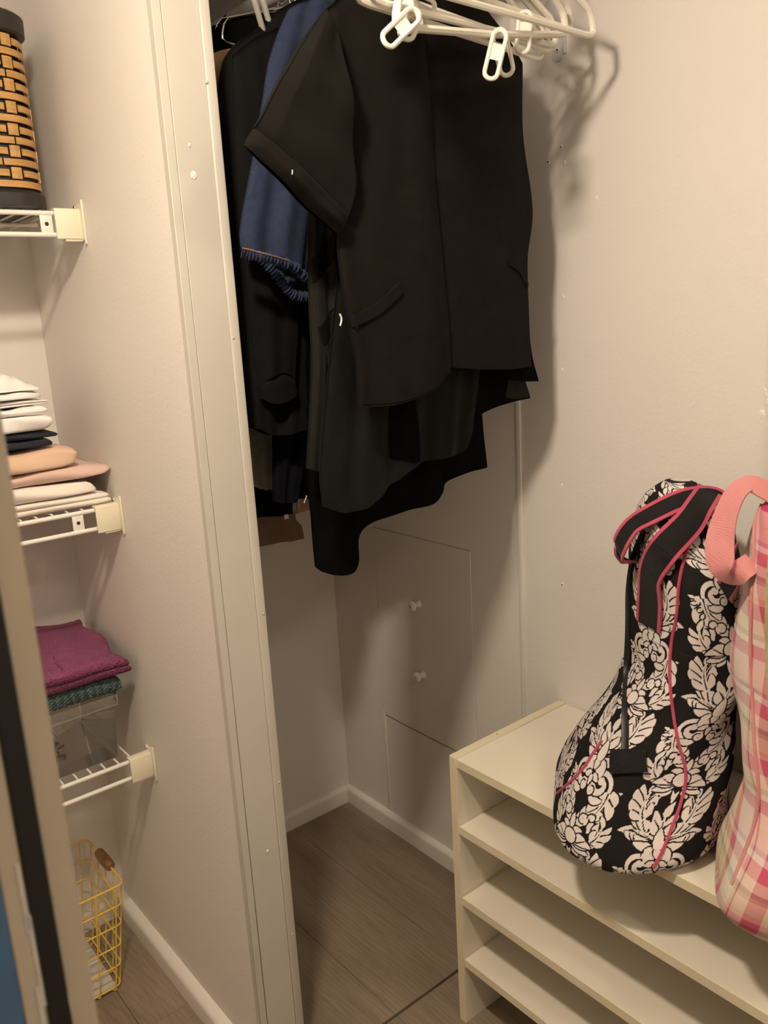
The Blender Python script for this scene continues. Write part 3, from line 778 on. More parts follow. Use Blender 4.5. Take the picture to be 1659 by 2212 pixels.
obj('rim_edge', tube([(BX0, BY0 - 0.0052, d2 + BH - 0.0205), (BX1 - 0.004, BY0 - 0.0052, d2 + BH - 0.0205), (BX1 + 0.0035, BY0 - 0.0036, d2 + BH - 0.0205), (BX1 + 0.0052, BY0 + 0.004, d2 + BH - 0.0205), (BX1 + 0.0052, BY1, d2 + BH - 0.0205)], 0.0011, 6), 'bin', bn)
for i, (p, q) in enumerate(((( -0.800, -0.15), (-0.788, -0.135)), ((-0.812, -0.18), (-0.800, -0.176)))):
    s = obj('hair_clip', join(tube([(p[0], p[1], d2 + 0.006), ((p[0] + q[0]) / 2, (p[1] + q[1]) / 2 + 0.004, d2 + 0.012), (q[0], q[1], d2 + 0.007)], 0.003, 6),
                              tube([(p[0] + 0.004, p[1] - 0.004, d2 + 0.0055), (q[0] + 0.006, q[1] - 0.012, d2 + 0.0055)], 0.0022, 6)), 'gasket')
    tag(s, ('small black hair clip lying deeper in the clear bin', 'small black hair clip lying near the front of the clear bin')[i], 'hair clip', 'hair clips in the clear bin')
zt2 = d2 + BH + 0.0012
cloth_slab('folded_towel', 'teal ribbed folded towel on top of the clear bin', 'towel', 'teal', -1.02, -0.702, -0.264, -0.05, zt2, zt2 + 0.034, 1, 21, 0.0, 0.002, 'folded towels on the lowest shelf', ribs=0.0013, res=4, tip=0.5, fuzz=0.0006)
cloth_slab('folded_towel', 'magenta folded terry towel on top of the teal one', 'towel', 'magenta', -1.03, -0.690, -0.277, -0.03, zt2 + 0.0355, zt2 + 0.082, 2, 22, 0.008, 0.006, 'folded towels on the lowest shelf', tip=0.45, back=0.018, res=4, fuzz=0.0014)

# ================================================================== yellow wire basket on the floor
yb = thing('wire_basket', 'yellow wire basket with wooden handle on the floor beside the partition', 'basket', (-0.87, -0.13, 0.0))
def yb_loop(z):
    f = z / 0.235
    x1 = -0.764 + 0.032 * f; x0 = -0.985 - 0.03 * f; y0 = -0.228 - 0.006 * f; y1 = -0.045 + 0.016 * f; r = 0.014
    P = []
    for cx, cy, a0 in ((x1 - r, y1 - r, 0), (x0 + r, y1 - r, PI / 2), (x0 + r, y0 + r, PI), (x1 - r, y0 + r, 1.5 * PI)):
        for k in range(5): a = a0 + PI / 2 * k / 4; P.append((cx + r * math.cos(a), cy + r * math.sin(a), z))
    return P, (x0, x1, y0, y1)
for z, rr in ((0.010, 0.0017), (0.056, 0.0017), (0.101, 0.0017), (0.147, 0.0017), (0.191, 0.0017), (0.235, 0.0022)):
    obj('wire_hoop', tube(yb_loop(z)[0], rr, 6, True), 'yellow', yb)
def upright(fx=None, fy=None, side=''):
    P = []
    for z in (0.004, 0.010, 0.06, 0.12, 0.18, 0.235):
        x0, x1, y0, y1 = yb_loop(max(z, 0.01))[1]
        if side == 'r': P.append((x1 + 0.0018, y0 + (y1 - y0) * fy, z))
        elif side == 'l': P.append((x0 - 0.0018, y0 + (y1 - y0) * fy, z))
        elif side == 'f': P.append((x0 + (x1 - x0) * fx, y0 - 0.0018, z))
        else: P.append((x0 + (x1 - x0) * fx, y1 + 0.0018, z))
    # turn inwards under the base
    a = P[0]; c = ((-0.87 - a[0]) * 0.12, (-0.13 - a[1]) * 0.12)
    return [(a[0] + c[0], a[1] + c[1], 0.0022)] + P
for s, fr_ in (('r', (0.08, 0.29, 0.50, 0.71, 0.92)), ('l', (0.08, 0.29, 0.50, 0.71, 0.92)), ('f', (0.07, 0.25, 0.43, 0.61, 0.79, 0.94)), ('b', (0.07, 0.25, 0.43, 0.61, 0.79, 0.94))):
    for q in fr_:
        obj('wire_upright', tube(upright(q, q, s), 0.0015, 6), 'yellow', yb)
x0, x1, y0, y1 = yb_loop(0.235)[1]
ym = (y0 + y1) / 2
hw = obj('wooden_handle', lathe((x1, ym - 0.036, 0.2365), [(0, 0.0072), (0.003, 0.0095), (0.012, 0.0108), (0.036, 0.0115), (0.060, 0.0108), (0.069, 0.0095), (0.072, 0.0072)], (0, 1, 0), 16), 'handle_wood', yb)
obj('base_tile', bev_box(-0.972, -0.772, -0.222, -0.052, 0.0032, 0.0092, 0.002), 'liner', yb)
for fy in (0.3, 0.55, 0.8):
    yy = -0.222 + 0.17 * fy
    obj('tile_groove', bev_box(-0.970, -0.774, yy - 0.0012, yy + 0.0012, 0.0088, 0.0098, 0.0003), 'chip', yb)

# ================================================================== closet rod, bracket and hangers
ROD_X, ROD_Z = -0.290, 1.890
rod = thing('closet_rod', 'white closet rod running over the hanging clothes', 'rod', (ROD_X, -0.55, ROD_Z))
obj('bar', tube([(ROD_X, -0.002, ROD_Z), (ROD_X, -1.03, ROD_Z)], 0.0155, 18), 'rod', rod)
obj('end_cup', lathe((ROD_X, 0.0, ROD_Z), [(0.001, 0.030), (0.006, 0.029), (0.010, 0.022), (0.022, 0.021)], (0, -1, 0), 20), 'flange', rod)
sb = thing('closet_shelf', 'white shelf board above the closet rod at the very top', 'shelf', (-0.15, -0.49, 1.957))
obj('board', bev_box(-0.304, -0.0008, -0.98, -0.0008, 1.957, 1.975, 0.001), 'rod', sb, False)
obj('cleat', bev_box(-0.022, -0.0008, -0.74, -0.001, 1.925, 1.9565, 0.001), 'rod', sb, False)
br = thing('rod_bracket', 'grey white metal rod bracket screwed to the right wall behind the hangers', 'bracket', (0.0, -0.766, 1.715))
BY = -0.7665
def tab_plate(y, hw_, z0, z1, t):
    P = [(y + hw_ * math.cos(a), z0 + hw_ + hw_ * math.sin(a)) for a in [PI + PI * k / 10 for k in range(11)]] + [(y + hw_, z1), (y - hw_, z1)]
    n = len(P); V = [(-0.0002, a, b) for a, b in P] + [(-t, a, b) for a, b in P]
    return V, [tuple(range(n)), tuple(range(n, 2 * n))[::-1]] + [(i, n + i, n + (i + 1) % n, (i + 1) % n) for i in range(n)]
obj('wall_plate', tab_plate(BY, 0.0115, 1.7195, 1.9555, 0.0026), 'flange', br, False)
obj('dome', lathe((-0.0024, BY + 0.006, 1.785), [(0.0, 0.032), (0.004, 0.0315), (0.009, 0.027), (0.012, 0.018), (0.013, 0.004)], (-1, 0, 0), 28), 'flange', br)
sc_ = obj('screw', lathe((-0.0026, BY, 1.7365), [(0.0, 0.0046), (0.0012, 0.0044), (0.0018, 0.0034)], (-1, 0, 0), 14), 'flange', br)
obj('screw_slot', lathe((-0.0042, BY, 1.7365), [(0.0, 0.0020), (0.0004, 0.0018)], (-1, 0, 0), 8), 'hole', sc_)
obj('rib', bev_box(-0.006, -0.0002, BY - 0.0165, BY - 0.0130, 1.728, 1.9555, 0.0008), 'flange', br)
obj('arm', tube([(-0.004, BY, 1.935), (-0.12, BY, 1.915), (ROD_X + 0.02, BY, 1.860), (ROD_X, BY, 1.8675)], 0.006, 8), 'flange', br)

def stadium(c0, c1, wdir, hw_, r, nrm_off=(0, 0, 0)):
    c0, c1, wd = Vector(c0), Vector(c1), Vector(wdir).normalized(); ax = (c1 - c0).normalized()
    P = []
    for k in range(9):
        a = PI * k / 8; P.append(c0 + wd * hw_ * math.cos(a) - ax * hw_ * math.sin(a))
    for k in range(9):
        a = PI * k / 8; P.append(c1 - wd * hw_ * math.cos(a) + ax * hw_ * math.sin(a))
    return tube([tuple(p) for p in P], r, 8, True)
def clip(parent, top, b1, b2, hw_=0.0088):
    top, b1, b2 = Vector(top), Vector(b1), Vector(b2)
    vw = (top - Vector((-1.2106, -1.7473, 1.32))).normalized()
    side = (b1 - top).cross(vw).normalized()
    f1 = vw * -0.006; f2 = vw * 0.004
    c = obj('clip', join(stadium(top + f1, b1 + f1, side, hw_, 0.0030), stadium(top + f2, b2 + f2, (b2 - top).cross(vw).normalized(), hw_, 0.0030)), 'hanger', parent)
    m1 = top.lerp(b1, 0.42) + f1; s = side * hw_; dn = (b1 - top).normalized() * 0.011
    V = [tuple(m1 + s - dn + vw * 0.001), tuple(m1 - s - dn + vw * 0.001), tuple(m1 - s + dn + vw * 0.001), tuple(m1 + s + dn + vw * 0.001),
         tuple(m1 + s - dn - vw * 0.001), tuple(m1 - s - dn - vw * 0.001), tuple(m1 - s + dn - vw * 0.001), tuple(m1 + s + dn - vw * 0.001)]
    obj('clip_web', (V, [(0, 1, 2, 3), (7, 6, 5, 4), (0, 4, 5, 1), (1, 5, 6, 2), (2, 6, 7, 3), (3, 7, 4, 0)]), 'hanger', c, False)
    return c
def hanger(name, label, L, R, apex_dz, hook_xyz, mat, r, group, bow=0.0, clips=()):
    L, R = Vector(L), Vector(R); mid = (L + R) / 2; hk = Vector(hook_xyz)
    apex = Vector((mid.x * 0.5 + hk.x * 0.5, mid.y * 0.5 + hk.y * 0.5, mid.z + apex_dz))
    t = thing(name, label, 'hanger', tuple(mid), group)
    d = (R - L).normalized(); c = 0.014
    def arm(tip, sgn):
        P = [mid + Vector((0, 0, -bow))] if False else []
        return P
    path = [mid - Vector((0, 0, bow))]
    for q in (0.25, 0.5, 0.75, 0.9): path.append(mid.lerp(R, q) - Vector((0, 0, bow * (1 - q))))
    up = Vector((0, 0, 1))
    path += [R - d * 0.006 + up * 0.0015, R + up * 0.006, R + up * 0.014 - d * 0.001]
    s1 = R + up * 0.036 - d * 0.014
    path += [R + up * 0.026 - d * 0.005, s1, s1.lerp(apex, 0.25), s1.lerp(apex, 0.6), s1.lerp(apex, 0.92), apex]
    s2 = L + up * 0.036 + d * 0.014
    path += [s2.lerp(apex, 0.92), s2.lerp(apex, 0.6), s2.lerp(apex, 0.25), s2, L + up * 0.026 + d * 0.005, L + up * 0.014 + d * 0.001, L + up * 0.006, L + d * 0.006 + up * 0.0015]
    for q in (0.9, 0.75, 0.5, 0.25): path.append(mid.lerp(L, q) - Vector((0, 0, bow * (1 - q))))
    obj('frame', tube([tuple(p) for p in path], r, 8, True), mat, t)
    hr = 0.0155 + r + 0.0008
    hp = [apex, apex.lerp(hk + up * -0.03, 0.6)]
    for k in range(11):
        a = -0.55 * PI + 1.25 * PI * k / 10
        hp.append(Vector((hk.x + hr * math.cos(a), hk.y, hk.z + hr * math.sin(a))))
    obj('hook', tube([tuple(p) for p in spline([tuple(p) for p in hp], 3)], r * 0.82, 8), mat, t)
    for (tp, b1, b2) in clips: clip(t, tp, b1, b2)
    return t
HG = 'empty white hangers at the front of the rod'
hanger('plastic_hanger', 'empty white hanger reaching furthest right above the others', (-0.520, -0.913, 1.708), (-0.100, -0.911, 1.704), 0.115, (ROD_X, -0.914, ROD_Z), 'hanger', 0.0047, HG)
hanger('plastic_hanger', 'empty white hanger with a clip near its right end', (-0.515, -0.886, 1.738), (-0.101, -0.870, 1.724), 0.11, (ROD_X, -0.880, ROD_Z), 'hanger', 0.0047, HG,
       clips=[tuple([(-0.2193,-0.885,1.7171),(-0.2251,-0.885,1.6809),(-0.1931,-0.885,1.7004)])])
hanger('plastic_hanger', 'empty white hanger with its left corner showing beside the clips', (-0.530, -0.925, 1.676), (-0.126, -0.862, 1.701), 0.115, (ROD_X, -0.866, ROD_Z), 'hanger', 0.0047, HG,
       clips=[tuple([(-0.4614,-0.905,1.6989),(-0.4475,-0.905,1.6695),(-0.4216,-0.905,1.6912)])])
hanger('plastic_hanger', 'empty white hanger second from the bottom of the tilted bunch', (-0.525, -0.905, 1.698), (-0.126, -0.852, 1.696), 0.115, (ROD_X, -0.852, ROD_Z), 'hanger', 0.0047, HG)
hanger('plastic_hanger', 'empty white hanger lowest at the right of the tilted bunch', (-0.525, -0.893, 1.686), (-0.135, -0.842, 1.686), 0.115, (ROD_X, -0.838, ROD_Z), 'hanger', 0.0047, HG)
hanger('plastic_hanger', 'empty white hanger with bowed bar and clip dangling over the black jacket', (-0.500, -0.932, 1.651), (-0.125, -0.880, 1.712), 0.13, (ROD_X, -0.92, ROD_Z), 'hanger', 0.0050, HG, 0.004,
       clips=[tuple([(-0.3049,-0.915,1.6731),(-0.3226,-0.915,1.6282),(-0.2872,-0.91,1.6384)]), tuple([(-0.4764,-0.935,1.6652),(-0.5142,-0.935,1.6354),(-0.4863,-0.935,1.6464)])])

# ================================================================== hanging clothes
def sheet(name, mat, Y, top, bottom, left, right, parent, th=0.012, folds=(3.0, 0.006), seed=0, n=64, m=70, back=True, vgrow=0.6, lean=0.0, flat_end=False):
    """garment body: front and back cloth surfaces over a Coons patch in the hanger's plane"""
    P = coons(top, bottom, left, right, n, m)
    rs = np.random.RandomState(seed); ph = rs.rand(6) * 6.28
    u = np.linspace(0, 1, n + 1)[None, :]; v = np.linspace(0, 1, m + 1)[:, None]
    prof = np.sqrt(np.clip(1 - np.abs(2 * u - 1) ** 3.0, 0, 1)) * np.clip(0.35 + 4 * v, 0, 1)
    if flat_end: prof = prof * np.clip((1.0 - v) * 3.0, 0.06, 1) ** 0.5
    k, amp = folds
    grow = (1 - vgrow) + vgrow * v
    fold = amp * grow * (np.sin(2 * PI * k * u + ph[0] + 1.2 * np.sin(2.2 * v + ph[1])) + 0.5 * np.sin(2 * PI * k * 2.1 * u + ph[2] + 2.0 * v) + 0.3 * np.sin(2 * PI * 1.3 * v + 5 * u + ph[3]))
    edge = np.clip(np.minimum(u, 1 - u) * 9, 0, 1)
    yf = Y - th * prof - fold * edge + lean * v
    V = np.stack([P[..., 0], yf, P[..., 1]], -1).reshape(-1, 3)
    Fs = grid_faces(n, m, 0, True)
    if back:
        yb_ = Y + th * 0.8 * prof - fold * edge * 0.6 + lean * v
        V2 = np.stack([P[..., 0], np.maximum(yb_, yf + 0.0012), P[..., 1]], -1).reshape(-1, 3)
        Fs = Fs + grid_faces(n, m, len(V), False)
        n0 = len(V); V = np.concatenate([V, V2])
        for j in range(m):
            a, b = j * (n + 1), (j + 1) * (n + 1)
            Fs.append((a, b, n0 + b, n0 + a)); Fs.append((a + n, n0 + a + n, n0 + b + n, b + n))
        for i in range(n): Fs.append((i, n0 + i, n0 + i + 1, i + 1))
    V = [tuple(p) for p in V]
    o = obj(name, (V, Fs), mat, parent)
    return o, (V, Fs)
def on_front(vf, pts, off):
    """drop (x, z) points onto the front of a garment"""
    bv = BVHTree.FromPolygons([Vector(p) for p in vf[0]], vf[1])
    out = []
    for x, z in pts:
        h = bv.ray_cast(Vector((x, -3, z)), Vector((0, 1, 0)))
        if h[0] is None: h = bv.find_nearest(Vector((x, -0.9, z)))
        out.append((h[0].x if h[0] else x, (h[0].y if h[0] else -0.75) - off, z))
    return out
def patch(name, mat, vf, top, bottom, left, right, off, parent, n=24, m=10, th=0.002):
    P = coons(top, bottom, left, right, n, m).reshape(-1, 2)
    F_ = on_front(vf, [tuple(p) for p in P], off); Bk = [(x, y + off + th, z) for x, y, z in F_]
    Fs = grid_faces(n, m, 0, True)
    n0 = len(F_)
    for j in range(m):
        a, b = j * (n + 1), (j + 1) * (n + 1); Fs.append((a, b, n0 + b, n0 + a)); Fs.append((a + n, n0 + a + n, n0 + b + n, b + n))
    for i in range(n):
        c = m * (n + 1); Fs.append((i, n0 + i, n0 + i + 1, i + 1)); Fs.append((c + i, c + i + 1, n0 + c + i + 1, n0 + c + i))
    return obj(name, (F_ + Bk, Fs), mat, parent)
def garment(name, label, Y, cat='clothing'):
    return thing(name, label, cat, (ROD_X, Y, 0.9 if 'long' in label else 1.15), 'clothes hanging on the rod')

# --- foremost: black short-sleeved jacket
jk = garment('jacket', 'black short-sleeved jacket hanging foremost under the empty hangers', -0.8000)
_, jb = sheet('back_panel', 'black_cloth', -0.7930, [(-0.4905,1.7111),(-0.4273,1.76),(-0.3521,1.7936),(-0.2464,1.7781),(-0.1779,1.7355),(-0.125,1.6937)], [(-0.478,1.2162),(-0.3715,1.2161),(-0.2728,1.2323),(-0.1217,1.2315)],
      [(-0.4905,1.7111),(-0.4841,1.5845),(-0.4886,1.4377),(-0.4816,1.2753),(-0.478,1.2162)], [(-0.125,1.6937),(-0.1269,1.5844),(-0.1127,1.4945),(-0.1219,1.4006),(-0.1217,1.2315)], jk, 0.004, (3, 0.003), 1)
_, jr = sheet('front_panel', 'black_cloth', -0.8070, [(-0.3649,1.7838),(-0.2604,1.7731),(-0.191,1.7309),(-0.1366,1.6887)], [(-0.3276,1.2425),(-0.2763,1.2349),(-0.2028,1.2282),(-0.1274,1.2267)],
      [(-0.3649,1.7838),(-0.3539,1.624),(-0.3336,1.4388),(-0.3276,1.2425)], [(-0.1366,1.6887),(-0.1383,1.5877),(-0.1208,1.4993),(-0.1196,1.4569),(-0.1322,1.3994),(-0.1311,1.3114),(-0.1274,1.2267)], jk, 0.009, (1.0, 0.003), 2)
_, jf = sheet('front_panel', 'black_cloth', -0.8110, [(-0.5083,1.7041),(-0.4497,1.7514),(-0.393,1.7799),(-0.3559,1.7843)], [(-0.4998,1.2008),(-0.4511,1.1969),(-0.3974,1.2034),(-0.3499,1.218),(-0.3181,1.2362)],
      [(-0.5083,1.7041),(-0.4954,1.6075),(-0.4872,1.5236),(-0.4871,1.4771),(-0.5153,1.4352),(-0.515,1.3757),(-0.5067,1.3144),(-0.4985,1.2573),(-0.4998,1.2008)], [(-0.3559,1.7843),(-0.3392,1.6367),(-0.3364,1.5334),(-0.3256,1.3994),(-0.3171,1.2916),(-0.3181,1.2362)], jk, 0.014, (1.1, 0.004), 3, vgrow=0.3)
patch('pocket_welt', 'black_cloth', jf, [(-0.5155,1.3208),(-0.4692,1.3376),(-0.4234,1.3678)], [(-0.5135,1.3072),(-0.4662,1.3224),(-0.4193,1.3525)], [(-0.5155,1.3208),(-0.5135,1.3072)], [(-0.4234,1.3678),(-0.4193,1.3525)], 0.0035, jk)
patch('pocket_welt', 'black_cloth', jr, [(-0.1916,1.395),(-0.1595,1.3835),(-0.1378,1.3615)], [(-0.1918,1.3894),(-0.1619,1.3763),(-0.1402,1.3528)], [(-0.1916,1.395),(-0.1918,1.3894)], [(-0.1378,1.3615),(-0.1402,1.3528)], 0.0030, jk, 20, 6)
patch('hem_fold', 'black_cloth', jf, [(-0.501,1.2244),(-0.4352,1.2227),(-0.3808,1.2332),(-0.3347,1.25)], [(-0.501,1.2037),(-0.4368,1.2009),(-0.3774,1.2125),(-0.3298,1.2344)], [(-0.501,1.2244),(-0.501,1.2037)], [(-0.3347,1.25),(-0.3298,1.2344)], 0.0012, jk, 24, 6)
_, js = sheet('sleeve', 'black_cloth', -0.8280, [(-0.5224,1.6979),(-0.5562,1.6622),(-0.5906,1.619),(-0.6249,1.5716),(-0.6427,1.5479)], [(-0.5115,1.6767),(-0.5062,1.6026),(-0.5012,1.5367),(-0.4993,1.4858),(-0.5113,1.4508)],
      [(-0.5224,1.6979),(-0.5162,1.6885),(-0.5115,1.6767)], [(-0.6427,1.5479),(-0.6039,1.5185),(-0.5584,1.4858),(-0.5113,1.4508)], jk, 0.014, (1.2, 0.005), 4, 60, 50)
_, jc = sheet('cuff', 'black_cloth', -0.8280, [(-0.6413,1.549),(-0.6024,1.5197),(-0.5569,1.487),(-0.5083,1.4509)], [(-0.6574,1.5282),(-0.6193,1.4973),(-0.5749,1.4613),(-0.5282,1.4296)],
      [(-0.6413,1.549),(-0.65,1.5391),(-0.6574,1.5282)], [(-0.5083,1.4509),(-0.5169,1.4391),(-0.5282,1.4296)], jk, 0.0175, (1.2, 0.002), 4, 50, 14, flat_end=True)
obj('loose_thread', tube([(-0.606,-0.8485,1.4954),(-0.605,-0.8485,1.4986),(-0.6054,-0.8485,1.5007)], 0.0006, 5), 'tag', jk)

# --- black tops just behind it
bt = garment('blouse', 'black top behind the jacket with its corner touching the right wall', -0.7870)
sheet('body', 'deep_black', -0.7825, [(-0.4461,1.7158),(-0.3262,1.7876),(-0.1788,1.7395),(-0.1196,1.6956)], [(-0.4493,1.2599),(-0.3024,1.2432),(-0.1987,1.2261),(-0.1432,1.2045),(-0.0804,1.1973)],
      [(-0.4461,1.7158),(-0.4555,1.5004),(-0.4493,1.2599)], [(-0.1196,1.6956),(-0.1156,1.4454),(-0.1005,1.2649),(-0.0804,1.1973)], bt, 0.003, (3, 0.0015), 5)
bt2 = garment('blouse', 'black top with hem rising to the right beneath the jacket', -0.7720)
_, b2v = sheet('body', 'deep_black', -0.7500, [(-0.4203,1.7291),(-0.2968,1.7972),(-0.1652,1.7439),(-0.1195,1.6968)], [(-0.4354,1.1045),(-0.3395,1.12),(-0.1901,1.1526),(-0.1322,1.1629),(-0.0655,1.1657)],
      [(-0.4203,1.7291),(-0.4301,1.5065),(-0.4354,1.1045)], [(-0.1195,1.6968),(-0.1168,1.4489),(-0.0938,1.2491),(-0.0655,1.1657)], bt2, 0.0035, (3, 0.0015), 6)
patch('side_gusset', 'charcoal', b2v, [(-0.1245,1.2157),(-0.1067,1.2182),(-0.09,1.2152)], [(-0.1365,1.1746),(-0.1058,1.1682),(-0.0692,1.1677)], [(-0.1245,1.2157),(-0.1365,1.1746)], [(-0.09,1.2152),(-0.0692,1.1677)], 0.001, bt2, 12, 8, 0.0006)

# --- chiffon blouse with rounded tails
ch = garment('blouse', 'sheer black chiffon blouse with rounded tail hem below the jacket', -0.7500)
_, cv_ = sheet('body', 'chiffon', -0.7660, [(-0.4335,1.7168),(-0.3295,1.7804),(-0.2217,1.7375),(-0.1896,1.6776)], [(-0.5413,1.058),(-0.5015,1.0406),(-0.4572,1.0437),(-0.4046,1.0722),(-0.3504,1.0931),(-0.2949,1.0938),(-0.2492,1.101),(-0.2265,1.1483)],
      [(-0.4335,1.7168),(-0.463,1.5025),(-0.5185,1.2325),(-0.5411,1.1154),(-0.5413,1.058)], [(-0.1896,1.6776),(-0.1942,1.4458),(-0.2072,1.2417),(-0.2265,1.1483)], ch, 0.005, (4.5, 0.0035), 8, 80, 80)
patch('front_placket', 'deep_black', cv_, [(-0.403,1.2009),(-0.3818,1.2002),(-0.3604,1.1951)], [(-0.4095,1.1093),(-0.379,1.1004),(-0.3513,1.0947)], [(-0.403,1.2009),(-0.4101,1.1524),(-0.4095,1.1093)], [(-0.3604,1.1951),(-0.3559,1.1455),(-0.3513,1.0947)], 0.002, ch, 10, 16)

# --- charcoal dress with satin tie
cd = garment('dress', 'long charcoal crepe dress with a diagonal satin tie', -0.7350)
_, cdv = sheet('body', 'charcoal', -0.7360, [(-0.459,1.7098),(-0.4068,1.7642),(-0.3311,1.7654)], [(-0.5444,1.1115),(-0.5129,1.101),(-0.4609,1.0998),(-0.3676,1.1041)],
      [(-0.459,1.7098),(-0.5035,1.4928),(-0.5177,1.3557),(-0.5225,1.2521),(-0.5444,1.1115)], [(-0.3311,1.7654),(-0.3441,1.4465),(-0.3676,1.1041)], cd, 0.006, (5, 0.004), 9, 70, 70)
for i, (t_, b_, mt) in enumerate((
        ([(-0.5118,1.405),(-0.494,1.4268),(-0.4754,1.4364)], [(-0.5114,1.3737),(-0.4909,1.3892),(-0.4744,1.41)], 'satin'),
        ([(-0.5115,1.3724),(-0.491,1.3873),(-0.4738,1.4074)], [(-0.5089,1.3131),(-0.4894,1.331),(-0.4743,1.3537)], 'charcoal'),
        ([(-0.5107,1.3113),(-0.4896,1.3284),(-0.4729,1.3504)], [(-0.5033,1.2849),(-0.4857,1.2982),(-0.4709,1.3145)], 'satin'),
        ([(-0.5034,1.2836),(-0.4858,1.2969),(-0.4733,1.3067)], [(-0.4917,1.247),(-0.4852,1.2452),(-0.4759,1.2551)], 'charcoal'))):
    patch('satin_tie', mt, cdv, t_, b_, [t_[0], b_[0]], [t_[-1], b_[-1]], 0.004 + 0.001 * i, cd, 12, 10)
lp = [(-0.5308,-0.825,1.3284),(-0.5284,-0.825,1.3211),(-0.5314,-0.825,1.3127)]
obj('tie_ring', tube(spline(lp, 6), 0.0011, 6), 'tag', cd)

# --- long black trousers
lb = garment('trousers', 'long black trousers reaching lowest of the hanging clothes', -0.7000)
_, lbv = sheet('body', 'deep_black', -0.7000, [(-0.4158,1.7261),(-0.3446,1.7737),(-0.1949,1.7859),(-0.1475,1.7053)], [(-0.5187,0.948),(-0.5022,0.9341),(-0.4775,0.9259),(-0.4553,0.9252),(-0.4447,0.9399),(-0.4396,0.9792),(-0.4087,0.9976),(-0.3438,1.0055),(-0.2757,1.0056),(-0.2477,1.0187),(-0.2378,1.0368),(-0.19,1.0455),(-0.1286,1.0452)],
      [(-0.4158,1.7261),(-0.4649,1.4483),(-0.5148,1.1402),(-0.5192,1.0182),(-0.5187,0.948)], [(-0.1475,1.7053),(-0.1404,1.378),(-0.1385,1.1549),(-0.1286,1.0452)], lb, 0.014, (2.5, 0.004), 10, 110, 80)
obj('safety_pin', tube([(-0.5415,-0.718,1.0563),(-0.5386,-0.718,1.0614),(-0.5356,-0.718,1.0666)], 0.0010, 6), 'chrome', lb)

# --- blue denim blouse with elastic cuff
dn = garment('denim_blouse', 'blue denim blouse with gathered elastic sleeve cuff', -0.6400)
_, dnv = sheet('sleeve', 'denim', -0.6420, [(-0.4518,1.7595),(-0.4323,1.7712),(-0.3943,1.7824),(-0.3614,1.7691)], [(-0.5654,1.4286),(-0.5349,1.4222),(-0.5036,1.4143),(-0.4557,1.3895)],
      [(-0.4518,1.7595),(-0.4723,1.7274),(-0.494,1.682),(-0.5129,1.6188),(-0.5327,1.5552),(-0.554,1.4913),(-0.5651,1.4529),(-0.5654,1.4286)], [(-0.3614,1.7691),(-0.3971,1.656),(-0.4262,1.5227),(-0.4557,1.3895)], dn, 0.016, (1.4, 0.005), 11, 70, 80)
sheet('sleeve_back', 'denim', -0.6320, [(-0.5255,1.4547),(-0.4932,1.4553),(-0.4422,1.4425)], [(-0.5176,1.4152),(-0.4907,1.3798),(-0.4707,1.36),(-0.45,1.3594)], [(-0.5255,1.4547),(-0.5236,1.435),(-0.5176,1.4152)], [(-0.4422,1.4425),(-0.4456,1.3873),(-0.45,1.3594)], dn, 0.003, (3, 0.002), 12, 30, 30)
def scrunch(path, r, name, parent):
    S = spline(path, 14); n = len(S)
    rs_ = [r * (1 + 0.28 * math.sin(i * 1.9) + 0.12 * math.sin(i * 0.7)) for i in range(n)]
    return obj(name, tube(S, rs_, 10), 'denim', parent)
ec = scrunch([(-0.5786,-0.665,1.4219),(-0.565,-0.672,1.4169),(-0.5434,-0.674,1.4141),(-0.5179,-0.67,1.408),(-0.4891,-0.662,1.4005),(-0.4627,-0.654,1.3833)], 0.0065, 'elastic_cuff', dn)
obj('topstitch', tube([(-0.5794,-0.67,1.4271),(-0.5679,-0.678,1.4232),(-0.5517,-0.682,1.4185),(-0.5276,-0.68,1.4136),(-0.5066,-0.674,1.4095)], 0.0007, 5), 'thread', ec)
scrunch([(-0.5308,-0.638,1.416),(-0.516,-0.64,1.3998),(-0.5019,-0.642,1.382),(-0.4869,-0.642,1.3654),(-0.4713,-0.642,1.3595),(-0.455,-0.642,1.359)], 0.0065, 'elastic_cuff', dn)
sheet('body', 'denim', -0.6280, [(-0.3845,1.7819),(-0.321,1.8117),(-0.2469,1.8114)], [(-0.4381,1.1845),(-0.3726,1.1773),(-0.2712,1.1742)], [(-0.3845,1.7819),(-0.4119,1.5255),(-0.4381,1.1845)], [(-0.2469,1.8114),(-0.2466,1.5337),(-0.2712,1.1742)], dn, 0.003, (3, 0.002), 13, 30, 40)

# --- black wool coat, furthest left in view
ct = garment('coat', 'black wool coat with long sleeve next to the partition', -0.5800)
_, ctv = sheet('body', 'coat', -0.5720, [(-0.5381,1.6686),(-0.5256,1.6982),(-0.505,1.724),(-0.4624,1.7527),(-0.4224,1.7843),(-0.3503,1.8234)], [(-0.5703,1.1672),(-0.5333,1.1581),(-0.4956,1.1419),(-0.4498,1.1445),(-0.3923,1.1491)],
      [(-0.5381,1.6686),(-0.5485,1.6172),(-0.5663,1.4606),(-0.5689,1.254),(-0.5703,1.1672)], [(-0.3503,1.8234),(-0.3517,1.6075),(-0.3923,1.1491)], ct, 0.016, (2.6, 0.006), 14, 64, 80)
sheet('sleeve', 'coat', -0.5950, [(-0.5242,1.7019),(-0.4866,1.7287),(-0.4403,1.7511)], [(-0.5316,1.2238),(-0.5158,1.2369),(-0.491,1.2435),(-0.4722,1.2375),(-0.4629,1.2233)], [(-0.5242,1.7019),(-0.536,1.5243),(-0.5337,1.3222),(-0.5316,1.2238)], [(-0.4403,1.7511),(-0.425,1.5638),(-0.4415,1.354),(-0.4629,1.2233)], ct, 0.013, (1.3, 0.003), 15, 40, 60)
